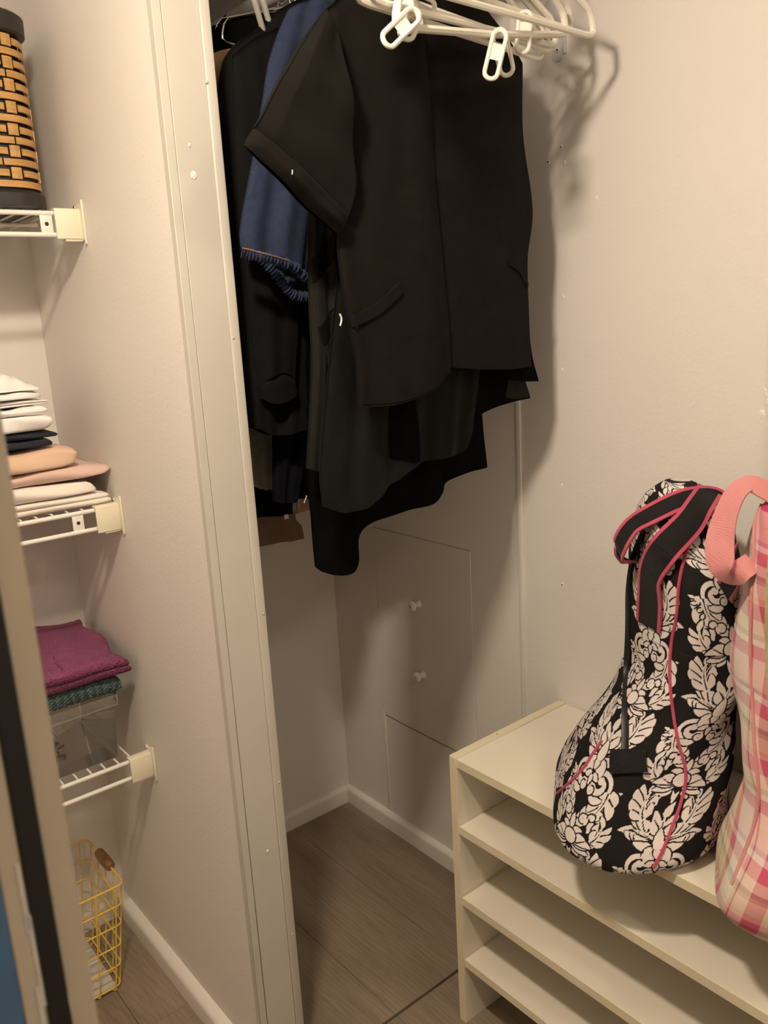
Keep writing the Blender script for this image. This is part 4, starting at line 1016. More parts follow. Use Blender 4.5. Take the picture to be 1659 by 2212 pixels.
sheet('cuff', 'coat', -0.5950, [(-0.5314,1.2252),(-0.5156,1.2383),(-0.4908,1.2449),(-0.4721,1.2389),(-0.4619,1.2247)], [(-0.5292,1.2061),(-0.5087,1.1966),(-0.4849,1.1986),(-0.459,1.2079)], [(-0.5314,1.2252),(-0.5292,1.2061)], [(-0.4619,1.2247),(-0.459,1.2079)], ct, 0.014, (1, 0.001), 15, 30, 8)

# --- the darker, deeper ones
def simple_garment(name, label, mat, Y, poly_top, poly_bot, poly_l, poly_r, th=0.010, folds=(3, 0.004), seed=0, n=36, m=44):
    g = garment(name, label, Y)
    return g, sheet('body', mat, Y, poly_top, poly_bot, poly_l, poly_r, g, th, folds, seed, n, m)[1]
simple_garment('skirt', 'dark navy skirt hanging between coat and charcoal dress', 'navy', -0.5331, [(-0.4502,1.6069),(-0.378,1.6268),(-0.304,1.6186)], [(-0.4851,1.0239),(-0.465,1.0178),(-0.4365,1.0142)],
               [(-0.4502,1.6069),(-0.4711,1.321),(-0.4723,1.1683),(-0.4851,1.0239)], [(-0.304,1.6186),(-0.3669,1.237),(-0.4365,1.0142)], 0.010, (1.6, 0.003), 21)
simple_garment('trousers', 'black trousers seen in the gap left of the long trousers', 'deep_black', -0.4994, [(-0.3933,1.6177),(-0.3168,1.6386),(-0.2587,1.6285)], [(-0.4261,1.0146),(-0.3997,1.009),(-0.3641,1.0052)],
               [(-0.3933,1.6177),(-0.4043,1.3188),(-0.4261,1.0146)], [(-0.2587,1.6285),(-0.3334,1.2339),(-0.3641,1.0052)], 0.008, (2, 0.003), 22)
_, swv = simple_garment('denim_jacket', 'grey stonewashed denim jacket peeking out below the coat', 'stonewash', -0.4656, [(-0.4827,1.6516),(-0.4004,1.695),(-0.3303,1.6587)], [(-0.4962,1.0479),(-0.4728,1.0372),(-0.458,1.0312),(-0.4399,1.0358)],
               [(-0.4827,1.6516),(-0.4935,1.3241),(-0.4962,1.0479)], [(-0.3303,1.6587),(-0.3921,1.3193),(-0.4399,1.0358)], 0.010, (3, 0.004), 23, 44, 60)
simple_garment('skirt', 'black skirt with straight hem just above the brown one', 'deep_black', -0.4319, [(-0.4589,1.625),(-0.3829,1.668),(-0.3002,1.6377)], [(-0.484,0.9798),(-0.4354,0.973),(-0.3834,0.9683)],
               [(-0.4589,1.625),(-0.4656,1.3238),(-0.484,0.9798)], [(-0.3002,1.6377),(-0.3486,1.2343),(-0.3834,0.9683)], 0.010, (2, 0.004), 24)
g_, gv_ = simple_garment('scarf', 'pale grey scarf end dangling beside the brown skirt', 'pale_grey', -0.3981, [(-0.3514,1.1469),(-0.3409,1.1474),(-0.3326,1.1447)], [(-0.3619,0.962),(-0.3541,0.9651),(-0.3464,0.9665)],
               [(-0.3514,1.1469),(-0.3612,1.0134),(-0.3619,0.962)], [(-0.3326,1.1447),(-0.3443,1.0106),(-0.3464,0.9665)], 0.004, (2, 0.003), 25, 14, 24)
bw, bwv = simple_garment('skirt', 'brown skirt showing below the black ones at the far end', 'brown', -0.3531, [(-0.4126,1.4874),(-0.3525,1.5047),(-0.2931,1.4895)], [(-0.4366,0.8991),(-0.4053,0.897),(-0.3676,0.8955),(-0.3101,0.89)],
               [(-0.4126,1.4874),(-0.4296,1.1536),(-0.4366,0.8991)], [(-0.2931,1.4895),(-0.3271,0.9832),(-0.3149,0.9232),(-0.3101,0.89)], 0.010, (1.5, 0.003), 26)
obj('care_label', bev_box(*[-0.3717,-0.3621], -0.3835, -0.3812, *[0.9466,0.9558], 0.0004), 'tag', bw, False)
simple_garment('scarf', 'tan cloth hem hanging behind the brown skirt', 'tan', -0.2856, [(-0.2881,1.3197),(-0.243,1.3267),(-0.1864,1.3148)], [(-0.3156,0.9308),(-0.2809,0.9292),(-0.2212,0.927)],
               [(-0.2881,1.3197),(-0.301,1.135),(-0.3156,0.9308)], [(-0.1864,1.3148),(-0.2036,1.1236),(-0.2212,0.927)], 0.008, (2, 0.004), 27)
# shoulders at the far end of the rod, on chrome wire hangers
for i, (nm, lab, mt, Y, tp, lf) in enumerate((
        ('velvet_top', 'black velvet top at the far left end of the rod', 'navy', -0.2125, [(-0.3277,1.8276),(-0.318,1.8774),(-0.3016,1.9),(-0.2805,1.909),(-0.2165,1.9258)], [(-0.3277,1.8276),(-0.3448,1.6773)]),
        ('cardigan', 'pale grey cardigan edge showing behind the coat shoulder', 'pale_grey', -0.4825, [(-0.4952,1.7076),(-0.4897,1.7202),(-0.4749,1.7288),(-0.4401,1.7415)], [(-0.4952,1.7076),(-0.515,1.528)]),
        ('shirt', 'tan shirt shoulder showing above the grey cardigan', 'tan', -0.5219, [(-0.5291,1.7165),(-0.5142,1.7242),(-0.4961,1.7312),(-0.4627,1.7416)], [(-0.5291,1.7165),(-0.5503,1.521)]))):
    g = garment(nm, lab, Y)
    xr_, zr_ = tp[-1]; xl_, zl_ = lf[-1]
    bot = [(xl_, zl_), ((xl_ + xr_) / 2, zl_), (xr_, zl_)]
    sheet('body', mt, Y, tp, bot, lf, [(xr_, zr_), (xr_, zl_)], g, 0.008, (2, 0.003), 31 + i, 30, 30)
FAR_Y = (-0.516, -0.482, -0.448, -0.414, -0.377, -0.330, -0.308, -0.262, -0.235)
for i in range(9):
    Y = FAR_Y[i]
    dx = 0.010 * math.sin(i * 2.3); dz = 0.014 + 0.013 * math.sin(i * 2.3)
    hanger('wire_hanger', ('chrome wire hanger nearest the coat in the far bunch', 'second chrome wire hanger behind the coat', 'third chrome wire hanger behind the coat', 'fourth chrome wire hanger behind the coat', 'fifth chrome wire hanger, middle of the far bunch', 'sixth chrome wire hanger behind the coat', 'seventh chrome wire hanger behind the coat', 'last but one chrome wire hanger by the end wall', 'last chrome wire hanger by the end wall')[i], (ROD_X - 0.205 + dx, Y - 0.006, 1.728 + dz), (ROD_X + 0.205 + dx, Y + 0.006, 1.728 + dz), 0.095, (ROD_X, Y, ROD_Z), 'chrome', 0.0016, 'chrome wire hangers')
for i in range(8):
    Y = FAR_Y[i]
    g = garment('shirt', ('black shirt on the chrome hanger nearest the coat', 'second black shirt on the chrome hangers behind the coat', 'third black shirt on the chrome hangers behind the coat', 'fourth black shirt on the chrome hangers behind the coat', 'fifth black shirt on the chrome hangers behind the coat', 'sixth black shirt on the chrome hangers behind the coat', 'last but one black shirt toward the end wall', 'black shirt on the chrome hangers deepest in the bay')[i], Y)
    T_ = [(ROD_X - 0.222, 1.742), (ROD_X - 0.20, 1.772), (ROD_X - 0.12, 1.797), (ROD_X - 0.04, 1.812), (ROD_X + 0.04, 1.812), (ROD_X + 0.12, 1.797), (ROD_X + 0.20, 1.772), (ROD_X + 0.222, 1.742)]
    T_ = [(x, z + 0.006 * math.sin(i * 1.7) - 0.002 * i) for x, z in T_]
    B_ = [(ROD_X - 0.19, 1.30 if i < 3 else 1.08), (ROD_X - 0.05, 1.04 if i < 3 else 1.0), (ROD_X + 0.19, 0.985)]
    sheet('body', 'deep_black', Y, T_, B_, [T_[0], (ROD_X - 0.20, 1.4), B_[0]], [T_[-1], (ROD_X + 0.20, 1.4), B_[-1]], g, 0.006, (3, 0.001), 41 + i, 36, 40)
for i, (L_, R_) in enumerate((((-0.492,-0.61,1.7897), (-0.3958,-0.5162,1.698)), ((-0.4728,-0.602,1.7955), (-0.3736,-0.5072,1.7026)))):
    hanger('plastic_hanger', ('white plastic hanger slanting down into the black wool coat', 'white plastic hanger slanting just right of the coat hanger')[i], L_, R_, 0.09, (ROD_X, -0.5850 + 0.02 * i, ROD_Z), 'hanger', 0.0045, 'white hangers holding clothes')

# ================================================================== soft bags on the shoe shelf
def interp(tab, z):
    """piecewise linear lookup in rows (z, a, b, ...), z ascending"""
    if z <= tab[0][0]: return list(tab[0][1:])
    for r0, r1 in zip(tab, tab[1:]):
        if z <= r1[0]:
            t = (z - r0[0]) / max(1e-9, r1[0] - r0[0])
            return [a + (b - a) * t for a, b in zip(r0[1:], r1[1:])]
    return list(tab[-1][1:])
# height, left flank x y, right flank x y, half depth, squareness
BAG_TAB = [
 (0.5575, -0.276, -0.990, -0.150, -1.150, 0.146, 2.3),
 (0.564, -0.290, -0.978, -0.140, -1.168, 0.160, 2.4),
 (0.585, -0.294, -0.974, -0.134, -1.174, 0.166, 2.4),
 (0.620, -0.276, -0.980, -0.126, -1.172, 0.158, 2.5),
 (0.680, -0.248, -1.004, -0.114, -1.166, 0.138, 2.6),
 (0.740, -0.224, -1.044, -0.108, -1.158, 0.116, 2.6),
 (0.800, -0.214, -1.082, -0.104, -1.156, 0.106, 2.5),
 (0.880, -0.214, -1.084, -0.104, -1.154, 0.099, 2.4),
 (0.950, -0.214, -1.074, -0.104, -1.154, 0.092, 2.3),
 (1.000, -0.200, -1.062, -0.100, -1.150, 0.082, 2.2),
 (1.035, -0.186, -1.058, -0.098, -1.140, 0.068, 2.1),
 (1.055, -0.168, -1.064, -0.108, -1.122, 0.048, 2.0),
 (1.066, -0.150, -1.076, -0.124, -1.104, 0.020, 2.0),
]
def smooth_tab(tab, n=110, it=6):
    z0, z1 = tab[0][0], tab[-1][0]
    rows = []
    for i in range(n + 1):
        t = i / n
        z = z0 + (z1 - z0) * t
        rows.append([z] + interp(tab, z))
    for _ in range(it):
        rows = [rows[0]] + [[a[0] * 0 + b[0]] + [(p + 2 * q + r) / 4 for p, q, r in zip(a[1:], b[1:], c[1:])]
                            for a, b, c in zip(rows, rows[1:], rows[2:])] + [rows[-1]]
    return [tuple(r) for r in rows]
def sag_drop(x, z):
    """how far the slack belly hangs once it is past the shelf's front edge"""
    return 0.25 * max(0.0, -0.306 - x) * min(1.0, max(0.0, (0.74 - z) / 0.15))
def bag_point(tab, th, z, lump=1.0):
    """surface point of a standing soft bag: th = 0 at the right flank, -90 deg faces the camera side"""
    lx, ly, rx, ry, d, p = interp(tab, z)
    cx, cy = (lx + rx) / 2, (ly + ry) / 2
    ex, ey = (rx - lx) / 2, (ry - ly) / 2
    a = math.hypot(ex, ey); ux, uy = ex / a, ey / a
    vx, vy = -uy, ux                       # away from the viewer
    c, s = math.cos(th), math.sin(th)
    q = 2.0 / p
    pc = math.copysign(abs(c) ** q, c); ps = math.copysign(abs(s) ** q, s)
    w = lump * 0.0035 * (math.sin(3 * th + 14 * z) + 0.8 * math.sin(5 * th - 31 * z + 1.0) * (1 if z < 0.85 else 0.6))
    w *= min(1.0, (tab[-1][0] - z) / 0.05, (z - tab[0][0]) / 0.03 + 0.2)
    ra = a + w; rd = d + w
    x_ = cx + ux * ra * pc + vx * rd * ps
    return (x_, cy + uy * ra * pc + vy * rd * ps, z - (sag_drop(x_, z) if lump == 1.0 else 0.0))
PLAID_TAB = [
 (0.5575, -0.292, -1.252, -0.150, -1.470, 0.098, 2.4),
 (0.574, -0.298, -1.248, -0.140, -1.480, 0.112, 2.6),
 (0.612, -0.292, -1.252, -0.130, -1.490, 0.116, 2.6),
 (0.660, -0.275, -1.266, -0.120, -1.480, 0.110, 2.5),
 (0.710, -0.255, -1.276, -0.110, -1.470, 0.104, 2.6),
 (0.760, -0.250, -1.262, -0.110, -1.460, 0.100, 2.5),
 (0.860, -0.250, -1.248, -0.110, -1.450, 0.098, 2.4),
 (0.960, -0.245, -1.244, -0.110, -1.440, 0.090, 2.3),
 (1.020, -0.240, -1.246, -0.115, -1.430, 0.078, 2.2),
 (1.060, -0.230, -1.252, -0.125, -1.410, 0.058, 2.1),
 (1.085, -0.215, -1.268, -0.140, -1.390, 0.036, 2.0),
 (1.095, -0.200, -1.290, -0.155, -1.370, 0.014, 2.0),
]

TILE_AR = 1.26
def poly_fill(A, P, val):
    n = A.shape[0]; P = np.array(P, float); P[:, 0] /= TILE_AR
    for ox in (-1, 0, 1):
        for oy in (-1, 0, 1):
            Q = P + (ox, oy)
            x0, y0 = Q.min(0); x1, y1 = Q.max(0)
            if x1 < 0 or y1 < 0 or x0 > 1 or y0 > 1: continue
            i0, i1 = max(0, int(x0 * n)), min(n, int(x1 * n) + 2); j0, j1 = max(0, int(y0 * n)), min(n, int(y1 * n) + 2)
            if i1 <= i0 or j1 <= j0: continue
            X, Y = np.meshgrid((np.arange(i0, i1) + .5) / n, (np.arange(j0, j1) + .5) / n)
            ins = np.zeros(X.shape, bool); k = len(Q) - 1
            for m_ in range(len(Q)):
                xa, ya = Q[m_]; xb, yb_ = Q[k]
                c = ((ya > Y) != (yb_ > Y)) & (X < (xb - xa) * (Y - ya) / (yb_ - ya + 1e-12) + xa)
                ins ^= c; k = m_
            A[j0:j1, i0:i1][ins] = val
def spine(p, ang, ln, bend, n=20, curl=0.0):
    pts = [np.array(p, float)]
    for i in range(n):
        t = i / n; a = ang + bend * t + curl * t ** 3
        pts.append(pts[-1] + ln / n * np.array((math.cos(a), math.sin(a))))
    return np.array(pts)
def blade(S, wf, grow=0.0):
    d = np.gradient(S, axis=0); d /= np.linalg.norm(d, axis=1)[:, None] + 1e-9
    nn = np.stack([-d[:, 1], d[:, 0]], 1); t = np.linspace(0, 1, len(S))
    w = np.array([wf(x) for x in t])[:, None] + grow
    return np.concatenate([S + nn * w, (S - nn * w)[::-1]])
GAP = 0.0105
def petal(A, p, ang, ln, w, bend=0.0, round_=0.62, vein=False, gap=GAP):
    S = spine(p, ang, ln, bend)
    f = lambda t: w * (math.sin(PI * t ** round_) ** 0.75 if 0 < t < 1 else 0.0)
    poly_fill(A, blade(S, f, gap), 0); poly_fill(A, blade(S, f), 1)
    if vein: poly_fill(A, blade(S[2:12], lambda t: 0.005 * (1 - t)), 0)
def acanthus(A, p, ang, ln, w, bend=0.0, n=4, sides=(1, -1), curl=0.0, open_=1.2):
    """stem with comma-shaped leaflets, drawn from the tip back to the base"""
    S = spine(p, ang, ln, bend, 30, curl)
    def tang(i): d = S[min(i + 1, 30)] - S[max(i - 1, 0)]; return math.atan2(d[1], d[0])
    petal(A, S[22], tang(24), w * 1.05, w * 0.23, 0.5 * (1 if bend > 0 else -1))
    for i in range(n - 1, -1, -1):
        k = int(2 + 22 * i / n); sc = 0.72 + 0.40 * math.sin(PI * (i + 0.7) / (n + 0.4))
        for sd in sides:
            petal(A, S[k], tang(k) + sd * open_, w * sc * 1.12, w * 0.225 * sc, -sd * 1.25, 1.05)
    f = lambda t: 0.020 * (1 - t) ** 0.7 + 0.002
    poly_fill(A, blade(S[:26], f), 1)
    poly_fill(A, blade(S[1:22], lambda t: 0.0048 * (1 - t) + 0.0008), 0)
def scroll(A, c, r, a0, turns, w, hand=1):
    n = 60; pts = []
    for i in range(n):
        t = i / (n - 1); rr = r * (1 - 0.74 * t); a = a0 + hand * 2 * PI * turns * t
        pts.append((c[0] + rr * math.cos(a), c[1] + rr * math.sin(a)))
    S = np.array(pts)
    f = lambda t: w * (0.30 + 0.70 * math.sin(PI * min(1, 0.12 + 0.78 * t)))
    poly_fill(A, blade(S, f, GAP), 0); poly_fill(A, blade(S, f), 1)
    e = S[-1]; poly_fill(A, [(e[0] + w * 1.25 * math.cos(k), e[1] + w * 1.25 * math.sin(k)) for k in np.linspace(0, 6.28, 14)], 1)
def damask_tile(n=720):
    A = np.zeros((n, n), np.float32)
    D = math.radians
    def flower_a(cx, cy):
        for m in (1, -1):
            X = lambda x: cx + m * x
            an = lambda a: D(a if m > 0 else 180 - a)
            # C-scroll with a trailing acanthus tail
            acanthus(A, (X(-0.190), cy - 0.130), an(-98), 0.370, 0.125, m * 1.35, 4, (1, -1))
            petal(A, (X(-0.055), cy - 0.215), an(215), 0.12, 0.026, m * -1.2, 0.9)
            scroll(A, (X(-0.105), cy - 0.135), 0.090, an(200), 1.3, 0.021, -m)
            # side leaves of the flower
            acanthus(A, (X(0.02), cy + 0.02), an(46), 0.225, 0.125, m * -0.75, 4, (m, -m), 0.0, 0.95)
            for a_, l_ in ((8, 0.16), (-12, 0.14)): petal(A, (X(0.035), cy + 0.005), an(a_), l_, 0.030, m * 0.8, 0.8)
            for q, (dx, dy, a_) in enumerate(((0.205, -0.235, -35), (0.235, -0.20, -10), (0.20, -0.275, -60), (0.245, -0.165, 15))):
                petal(A, (X(dx), cy + dy), an(a_), 0.045, 0.011, 0, 0.8)
        acanthus(A, (cx, cy + 0.07), D(90), 0.19, 0.115, 0.0, 2)
        for m in (1, -1):
            an = lambda a: D(a if m > 0 else 180 - a)
            petal(A, (cx + m * 0.008, cy - 0.005), an(-38), 0.125, 0.044, m * -0.5, 0.85, True)
            petal(A, (cx + m * 0.015, cy - 0.09), an(-50), 0.075, 0.020, m * 0.8, 0.8)
            scroll(A, (cx + m * 0.048, cy - 0.185), 0.030, an(120), 1.1, 0.010, m)
        petal(A, (cx, cy + 0.01), D(-90), 0.085, 0.026, 0, 0.9)
        petal(A, (cx, cy - 0.105), D(-90), 0.07, 0.018, 0, 0.6)
        petal(A, (cx, cy - 0.02), D(90), 0.155, 0.036, 0, 0.62)
    def flower_b(cx, cy):
        for m in (1, -1):
            X = lambda x: cx + m * x
            an = lambda a: D(a if m > 0 else 180 - a)
            acanthus(A, (X(0.14), cy - 0.285), an(62), 0.26, 0.120, m * 1.0, 4, (m, -m))
            acanthus(A, (X(0.17), cy + 0.02), an(35), 0.19, 0.090, m * 1.3, 3, (m, -m))
            scroll(A, (X(0.085), cy + 0.165), 0.036, an(-60), 1.2, 0.012, m)
            scroll(A, (X(0.145), cy + 0.19), 0.024, an(200), 1.1, 0.009, -m)
            for a_, l_, b_ in ((-66, 0.13, 0.3), (-40, 0.165, 0.5), (-14, 0.185, 0.5), (16, 0.17, -0.9), (46, 0.125, -1.2)):
                petal(A, (X(0.022), cy), an(a_), l_, 0.031, m * b_, 0.75)
            petal(A, (X(0.02), cy + 0.06), an(48), 0.09, 0.021, m * -1.3, 0.8)
        petal(A, (cx, cy - 0.03), D(-90), 0.12, 0.022, 0, 0.6)
        petal(A, (cx, cy + 0.075), D(90), 0.105, 0.024, 0, 0.8)
        el = lambda g: [(cx + (0.056 + g) * math.cos(q), cy + 0.02 + (0.050 + g) * math.sin(q)) for q in np.linspace(0, 6.28, 24)]
        poly_fill(A, el(GAP), 0); poly_fill(A, el(0), 1)
        poly_fill(A, [(cx - 0.03, cy - 0.045), (cx, cy - 0.028), (cx + 0.03, cy - 0.045), (cx, cy - 0.085)], 0)
    h = TILE_AR / 2
    for (ax, ay) in ((0.30, 0.42), (0.30 + h, 0.92)): flower_a(ax, ay)
    for (bx_, by_) in ((0.30 + h, 0.38), (0.30, 0.88)): flower_b(bx_, by_)
    return A
def soft_bag(tab_raw, nt_, nz_, lump=1.0):
    """closed skin of a standing bag; returns verts (numpy), faces, arc-length uv"""
    tab = smooth_tab(tab_raw)
    z0, z1 = tab[0][0], tab[-1][0]
    th = np.linspace(-1.5 * PI, 0.5 * PI, nt_, endpoint=False)     # seam at the back
    zs = z0 + (z1 - z0) * (1 - np.cos(np.linspace(0, PI, nz_ + 1))) / 2 * 0.35 + (z1 - z0) * np.linspace(0, 1, nz_ + 1) * 0.65
    G = np.zeros((nz_ + 1, nt_, 3))
    for j, z in enumerate(zs):
        lx, ly, rx, ry, d, p = interp(tab, z)
        cx, cy = (lx + rx) / 2, (ly + ry) / 2; ex, ey = (rx - lx) / 2, (ry - ly) / 2
        a = math.hypot(ex, ey); ux, uy = ex / a, ey / a; vx, vy = -uy, ux
        c, s = np.cos(th), np.sin(th); q = 2.0 / p
        pc = np.sign(c) * np.abs(c) ** q; ps = np.sign(s) * np.abs(s) ** q
        w = lump * 0.0035 * (np.sin(3 * th + 14 * z) + 0.8 * np.sin(5 * th - 31 * z + 1.0) * (1 if z < 0.85 else 0.6))
        w = w * min(1.0, (z1 - z) / 0.05, (z - z0) / 0.03 + 0.2)
        G[j, :, 0] = cx + ux * (a + w) * pc + vx * (d + w) * ps
        G[j, :, 1] = cy + uy * (a + w) * pc + vy * (d + w) * ps
        G[j, :, 2] = z
        if lump == 1.0: G[j, :, 2] -= 0.25 * np.maximum(0.0, -0.306 - G[j, :, 0]) * min(1.0, max(0.0, (0.74 - z) / 0.15))
    return G
def mesh_np(name, V, quads, mat, parent, extra_polys=()):
    org = ORIGIN[parent.name]
    me = bpy.data.meshes.new(name)
    V = V - np.array(org)
    nq = len(quads)
    me.vertices.add(len(V)); me.vertices.foreach_set('co', V.astype(np.float32).ravel())
    loops = np.concatenate([quads.ravel()] + [np.array(p) for p in extra_polys]).astype(np.int32)
    starts = np.concatenate([np.arange(nq) * 4, nq * 4 + np.cumsum([0] + [len(p) for p in extra_polys])[:len(extra_polys)]]).astype(np.int32)
    tot = np.concatenate([np.full(nq, 4), [len(p) for p in extra_polys]]).astype(np.int32)
    me.loops.add(len(loops)); me.loops.foreach_set('vertex_index', loops)
    me.polygons.add(len(starts)); me.polygons.foreach_set('loop_start', starts); me.polygons.foreach_set('loop_total', tot)
    me.polygons.foreach_set('use_smooth', np.ones(len(starts), bool))
    me.update(calc_edges=True); me.validate()
    me.materials.append(M[mat])
    o = bpy.data.objects.new(name, me); COL.objects.link(o); o.parent = parent; ORIGIN[o.name] = org
    return o, me
def bag_faces(nt_, nz_):
    j, i = np.meshgrid(np.arange(nz_), np.arange(nt_), indexing='ij')
    a = j * nt_ + i; b = j * nt_ + (i + 1) % nt_
    return np.stack([a, b, b + nt_, a + nt_], -1).reshape(-1, 4)
def arc_uv(G):
    mid = G
    d = np.linalg.norm(np.diff(np.concatenate([mid, mid[:, :1]], 1), axis=1), axis=2)
    u = np.concatenate([np.zeros((G.shape[0], 1)), np.cumsum(d, 1)[:, :-1]], 1)
    k = G.shape[1] // 2
    u = u - u[:, k:k + 1]
    dv = np.linalg.norm(np.diff(G[:, k], axis=0), axis=1); v = np.r_[0, np.cumsum(dv)]
    return u, np.repeat(v[:, None], G.shape[1], 1)

bag = thing('damask_bag', 'black and white damask print duffel bag standing on end on the shoe shelf', 'bag', (-0.2, -1.08, 0.5575))
NT, NZ = 640, 560
G = soft_bag(BAG_TAB, NT, NZ)
# crumpled hollow beside the zip stop, slouch folds near the base
zz = G[..., 2]
o, me = mesh_np('body', G.reshape(-1, 3), bag_faces(NT, NZ), 'damask', bag, [list(range(NT))[::-1], list(range(NZ * NT, (NZ + 1) * NT))])
u, v = arc_uv(G)
TILE = damask_tile()
REP = 0.200
uu = (u / (REP * TILE_AR) + 0.16 + 0.015 * np.sin(v * 25)) % 1.0; vv = (v / REP + 0.12 + 0.015 * np.sin(u * 30)) % 1.0
ti = (uu * TILE.shape[0]); tj = (vv * TILE.shape[0])
i0 = np.floor(ti - 0.5).astype(int); j0 = np.floor(tj - 0.5).astype(int); fi = ti - 0.5 - i0; fj = tj - 0.5 - j0; nT = TILE.shape[0]
val = ((1 - fi) * (1 - fj) * TILE[j0 % nT, i0 % nT] + fi * (1 - fj) * TILE[j0 % nT, (i0 + 1) % nT] + (1 - fi) * fj * TILE[(j0 + 1) % nT, i0 % nT] + fi * fj * TILE[(j0 + 1) % nT, (i0 + 1) % nT])
at = me.attributes.new('print', 'FLOAT', 'POINT'); at.data.foreach_set('value', val.ravel().astype(np.float32))

def ribbon(name, path, widths, normals, mat, parent, thick=0.0018, n=10, edge=None, edge_w=0.0045):
    """flat webbing along a 3-D path; normals face out of the band; coloured edge strips are sub-parts"""
    P = np.array(spline(path, n)); N = np.array(spline(normals, n)); N /= np.linalg.norm(N, axis=1)[:, None]
    W = np.array(spline([(w,) for w in (widths if isinstance(widths, (list, tuple)) else [widths] * len(path))], n))[:, 0]
    T = np.gradient(P, axis=0); T /= np.linalg.norm(T, axis=1)[:, None] + 1e-9
    B = np.cross(T, N); B /= np.linalg.norm(B, axis=1)[:, None] + 1e-9
    N = np.cross(B, T)
    def strip(a, b, t0, t1):
        V = []
        for p, bb, nn, w in zip(P, B, N, W):
            for s, h in ((a(w), t0), (b(w), t0), (b(w), t1), (a(w), t1)): V.append(tuple(p + bb * s + nn * h))
        m = len(P); Fs = []
        for i in range(m - 1):
            for k in range(4): Fs.append((i * 4 + k, i * 4 + (k + 1) % 4, (i + 1) * 4 + (k + 1) % 4, (i + 1) * 4 + k))
        Fs += [(3, 2, 1, 0), tuple((m - 1) * 4 + k for k in range(4))]
        return V, Fs
    o = obj(name, strip(lambda w: -w / 2, lambda w: w / 2, 0, thick), mat, parent, False)
    if edge:
        for sg in (-1, 1):
            if sg < 0: obj('strap_edge', strip(lambda w: -w / 2 - 0.0004, lambda w: -w / 2 + edge_w, -0.0004, thick + 0.0007), edge, o, False)
            else: obj('strap_edge', strip(lambda w: w / 2 - edge_w, lambda w: w / 2 + 0.0004, -0.0004, thick + 0.0007), edge, o, False)
    return o
# zip along the left flank with its end tab
zp = [(-0.2131,-1.0845,1.0034),(-0.2006,-1.0616,0.9622),(-0.1929,-1.0482,0.907),(-0.2029,-1.0547,0.8461),(-0.2087,-1.0564,0.782),(-0.267,-1.0946,0.7468),(-0.2999,-1.1177,0.7038)]
obj('zipper', tube(spline(zp, 8), 0.0062, 8, flat=0.45), 'zip', bag)
zt_ = [(-0.2968,-1.1203,0.7113),(-0.3077,-1.1279,0.6973),(-0.3133,-1.1335,0.6867)]
ribbon('zip_tab', zt_, 0.052, [(-0.7634,0.0138,0.6458),(-0.7906,-0.1325,0.5979),(-0.82,-0.289,0.4941)], 'webbing', bag, 0.003)
# rose piping seams
obj('piping', tube(spline([(-0.1353,-1.1593,1.0373),(-0.1728,-1.1603,1.0315),(-0.2023,-1.1569,1.0137),(-0.2249,-1.1572,0.986),(-0.2384,-1.1568,0.9483),(-0.2381,-1.1542,0.903),(-0.238,-1.1472,0.86),(-0.2451,-1.1503,0.8149),(-0.2522,-1.1605,0.7718),(-0.2612,-1.1752,0.7326),(-0.2626,-1.1893,0.6893),(-0.279,-1.1932,0.6542),(-0.3022,-1.1934,0.6229),(-0.3214,-1.1921,0.5958),(-0.3336,-1.1874,0.5765)], 6), 0.0024, 6), 'pink_edge', bag)
obj('piping', tube(spline([(-0.2896,-1.071,0.7035),(-0.3022,-1.064,0.6839),(-0.3139,-1.0566,0.6633),(-0.3214,-1.0367,0.6341),(-0.318,-1.0102,0.6025)], 6), 0.0022, 6), 'pink_edge', bag)
# front handle: stitched tab, then a slack loop running over the top
fh = [(-0.2281,-1.1051,0.8717),(-0.2304,-1.1077,0.9088),(-0.2344,-1.1108,0.9522),(-0.2425,-1.1352,0.9927),(-0.2132,-1.1522,1.0261),(-0.1833,-1.1513,1.0461),(-0.144,-1.1429,1.0592)]
fn = [(-0.9561,0.2929,0.0096),(-0.9538,0.2929,-0.0667),(-0.9367,0.3497,0.0171),(-0.9514,-0.1512,0.2683),(-0.5809,-0.5488,0.6012),(-0.3875,-0.5309,0.7537),(-0.0183,-0.489,0.8721)]
ribbon('handle', fh, [0.049, 0.049, 0.048, 0.044, 0.040, 0.036, 0.034], fn, 'webbing', bag, 0.002, 8, 'pink_edge')
# rear handle drooping over the left side
rp = [(-0.131,-1.1638,1.0348),(-0.1431,-1.1487,1.0534),(-0.1871,-1.1323,1.0538),(-0.2227,-1.1053,1.0357),(-0.235,-1.0782,1.0135),(-0.24,-1.0636,0.9795),(-0.1967,-1.0534,0.9483)]
rn = [(-0.45,-0.45,0.77),(-0.45,-0.4,0.8),(-0.6,-0.45,0.66),(-0.7,-0.3,0.64),(-0.72,-0.1,0.68),(-0.8,0.1,0.55),(-0.6,-0.2,-0.75)]
ribbon('handle', rp, [0.026, 0.028, 0.030, 0.030, 0.030, 0.032, 0.030], rn, 'webbing', bag, 0.002, 8, 'pink_edge')
# square stitched patch on the right
pp = [(-0.2043,-1.2018,0.9388),(-0.1707,-1.1968,0.9546),(-0.124,-1.1796,0.9661)]
ribbon('side_tab', pp, [0.034, 0.042, 0.040], [(-0.2728,-0.9413,0.1989),(0.2196,-0.9415,0.2556),(0.3135,-0.9286,0.1983)], 'webbing', bag, 0.0016, 8, 'pink_edge')

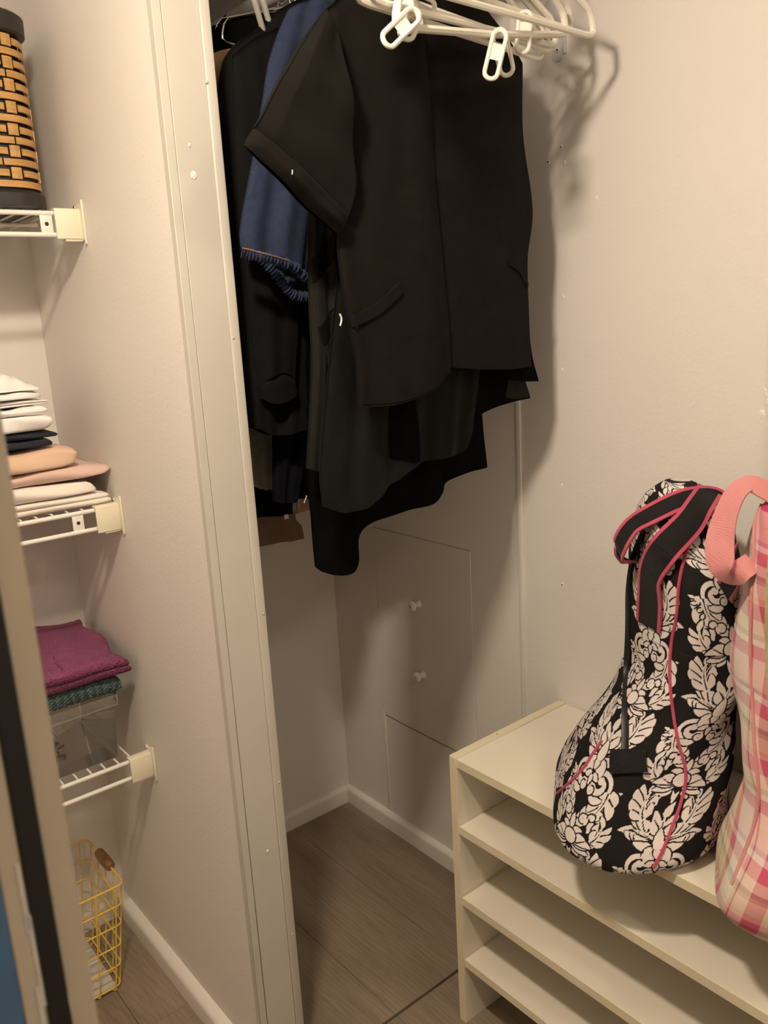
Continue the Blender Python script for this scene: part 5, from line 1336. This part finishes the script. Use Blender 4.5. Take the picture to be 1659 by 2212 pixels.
pb = thing('plaid_bag', 'pink madras plaid bag at the right end of the shoe shelf', 'bag', (-0.2, -1.36, 0.5575))
G = soft_bag(PLAID_TAB, 260, 200, 1.5)
o, me = mesh_np('body', G.reshape(-1, 3), bag_faces(260, 200), 'plaid', pb, [list(range(260))[::-1], list(range(200 * 260, 201 * 260))])
u, v = arc_uv(G)
UVv = np.stack([(u / 0.165 + 0.02 * np.sin(v * 30)).ravel(), (v / 0.19).ravel()], 1)
uvl = me.uv_layers.new(name='UVMap')
li = np.zeros(len(me.loops), np.int32); me.loops.foreach_get('vertex_index', li)
uvl.data.foreach_set('uv', UVv[li].astype(np.float32).ravel())
# seam welt, olive zip tape and slack pink handle
obj('seam_welt', tube(spline([(-0.2177,-1.255,1.0684),(-0.2341,-1.2556,1.0473),(-0.258,-1.2683,1.0141),(-0.2723,-1.2755,0.9601),(-0.273,-1.2771,0.8999),(-0.2769,-1.2843,0.8419),(-0.2914,-1.2966,0.79),(-0.2975,-1.3074,0.7339),(-0.3049,-1.3081,0.6864),(-0.3218,-1.3041,0.647),(-0.3415,-1.3021,0.618)], 6), 0.0026, 6), 'pink_strap', pb)
ribbon('zip_tape', [(-0.2348,-1.286,1.0779),(-0.2718,-1.3024,1.0357),(-0.2835,-1.3078,0.9706),(-0.2833,-1.31,0.9124),(-0.2904,-1.3175,0.8586),(-0.295,-1.3257,0.8024)], [0.012, 0.018, 0.02, 0.02, 0.018, 0.014], [(-0.6137,0.1355,0.7778),(-0.8978,0.0643,0.4356),(-0.9982,0.0498,0.0339),(-0.9728,0.2298,0.0303),(-0.9718,0.2209,0.0821),(-0.989,-0.148,0.0078)], 'olive_tape', pb, 0.002)
sp_ = [(-0.22,-1.2819,1.0751),(-0.225,-1.2638,1.0869),(-0.23,-1.2455,1.0948),(-0.245,-1.236,1.0852),(-0.262,-1.2326,1.0585),(-0.275,-1.2337,1.029),(-0.283,-1.2403,1.0054),(-0.285,-1.2527,0.9918),(-0.275,-1.2635,0.9992),(-0.262,-1.2691,1.0061)]
sn_ = [(-.5, -.3, .8), (-.5, -.2, .85), (-.55, -.1, .83), (-.8, .1, .6), (-.92, .1, .35), (-.95, -.2, .2), (-.93, -.3, -.2), (-.75, -.35, -.6), (-.6, -.4, .7), (-.6, -.5, .6)]
ribbon('handle', sp_, [0.026, 0.027, 0.028, 0.03, 0.032, 0.034, 0.034, 0.03, 0.028, 0.026], sn_, 'pink_strap', pb, 0.0022, 10)
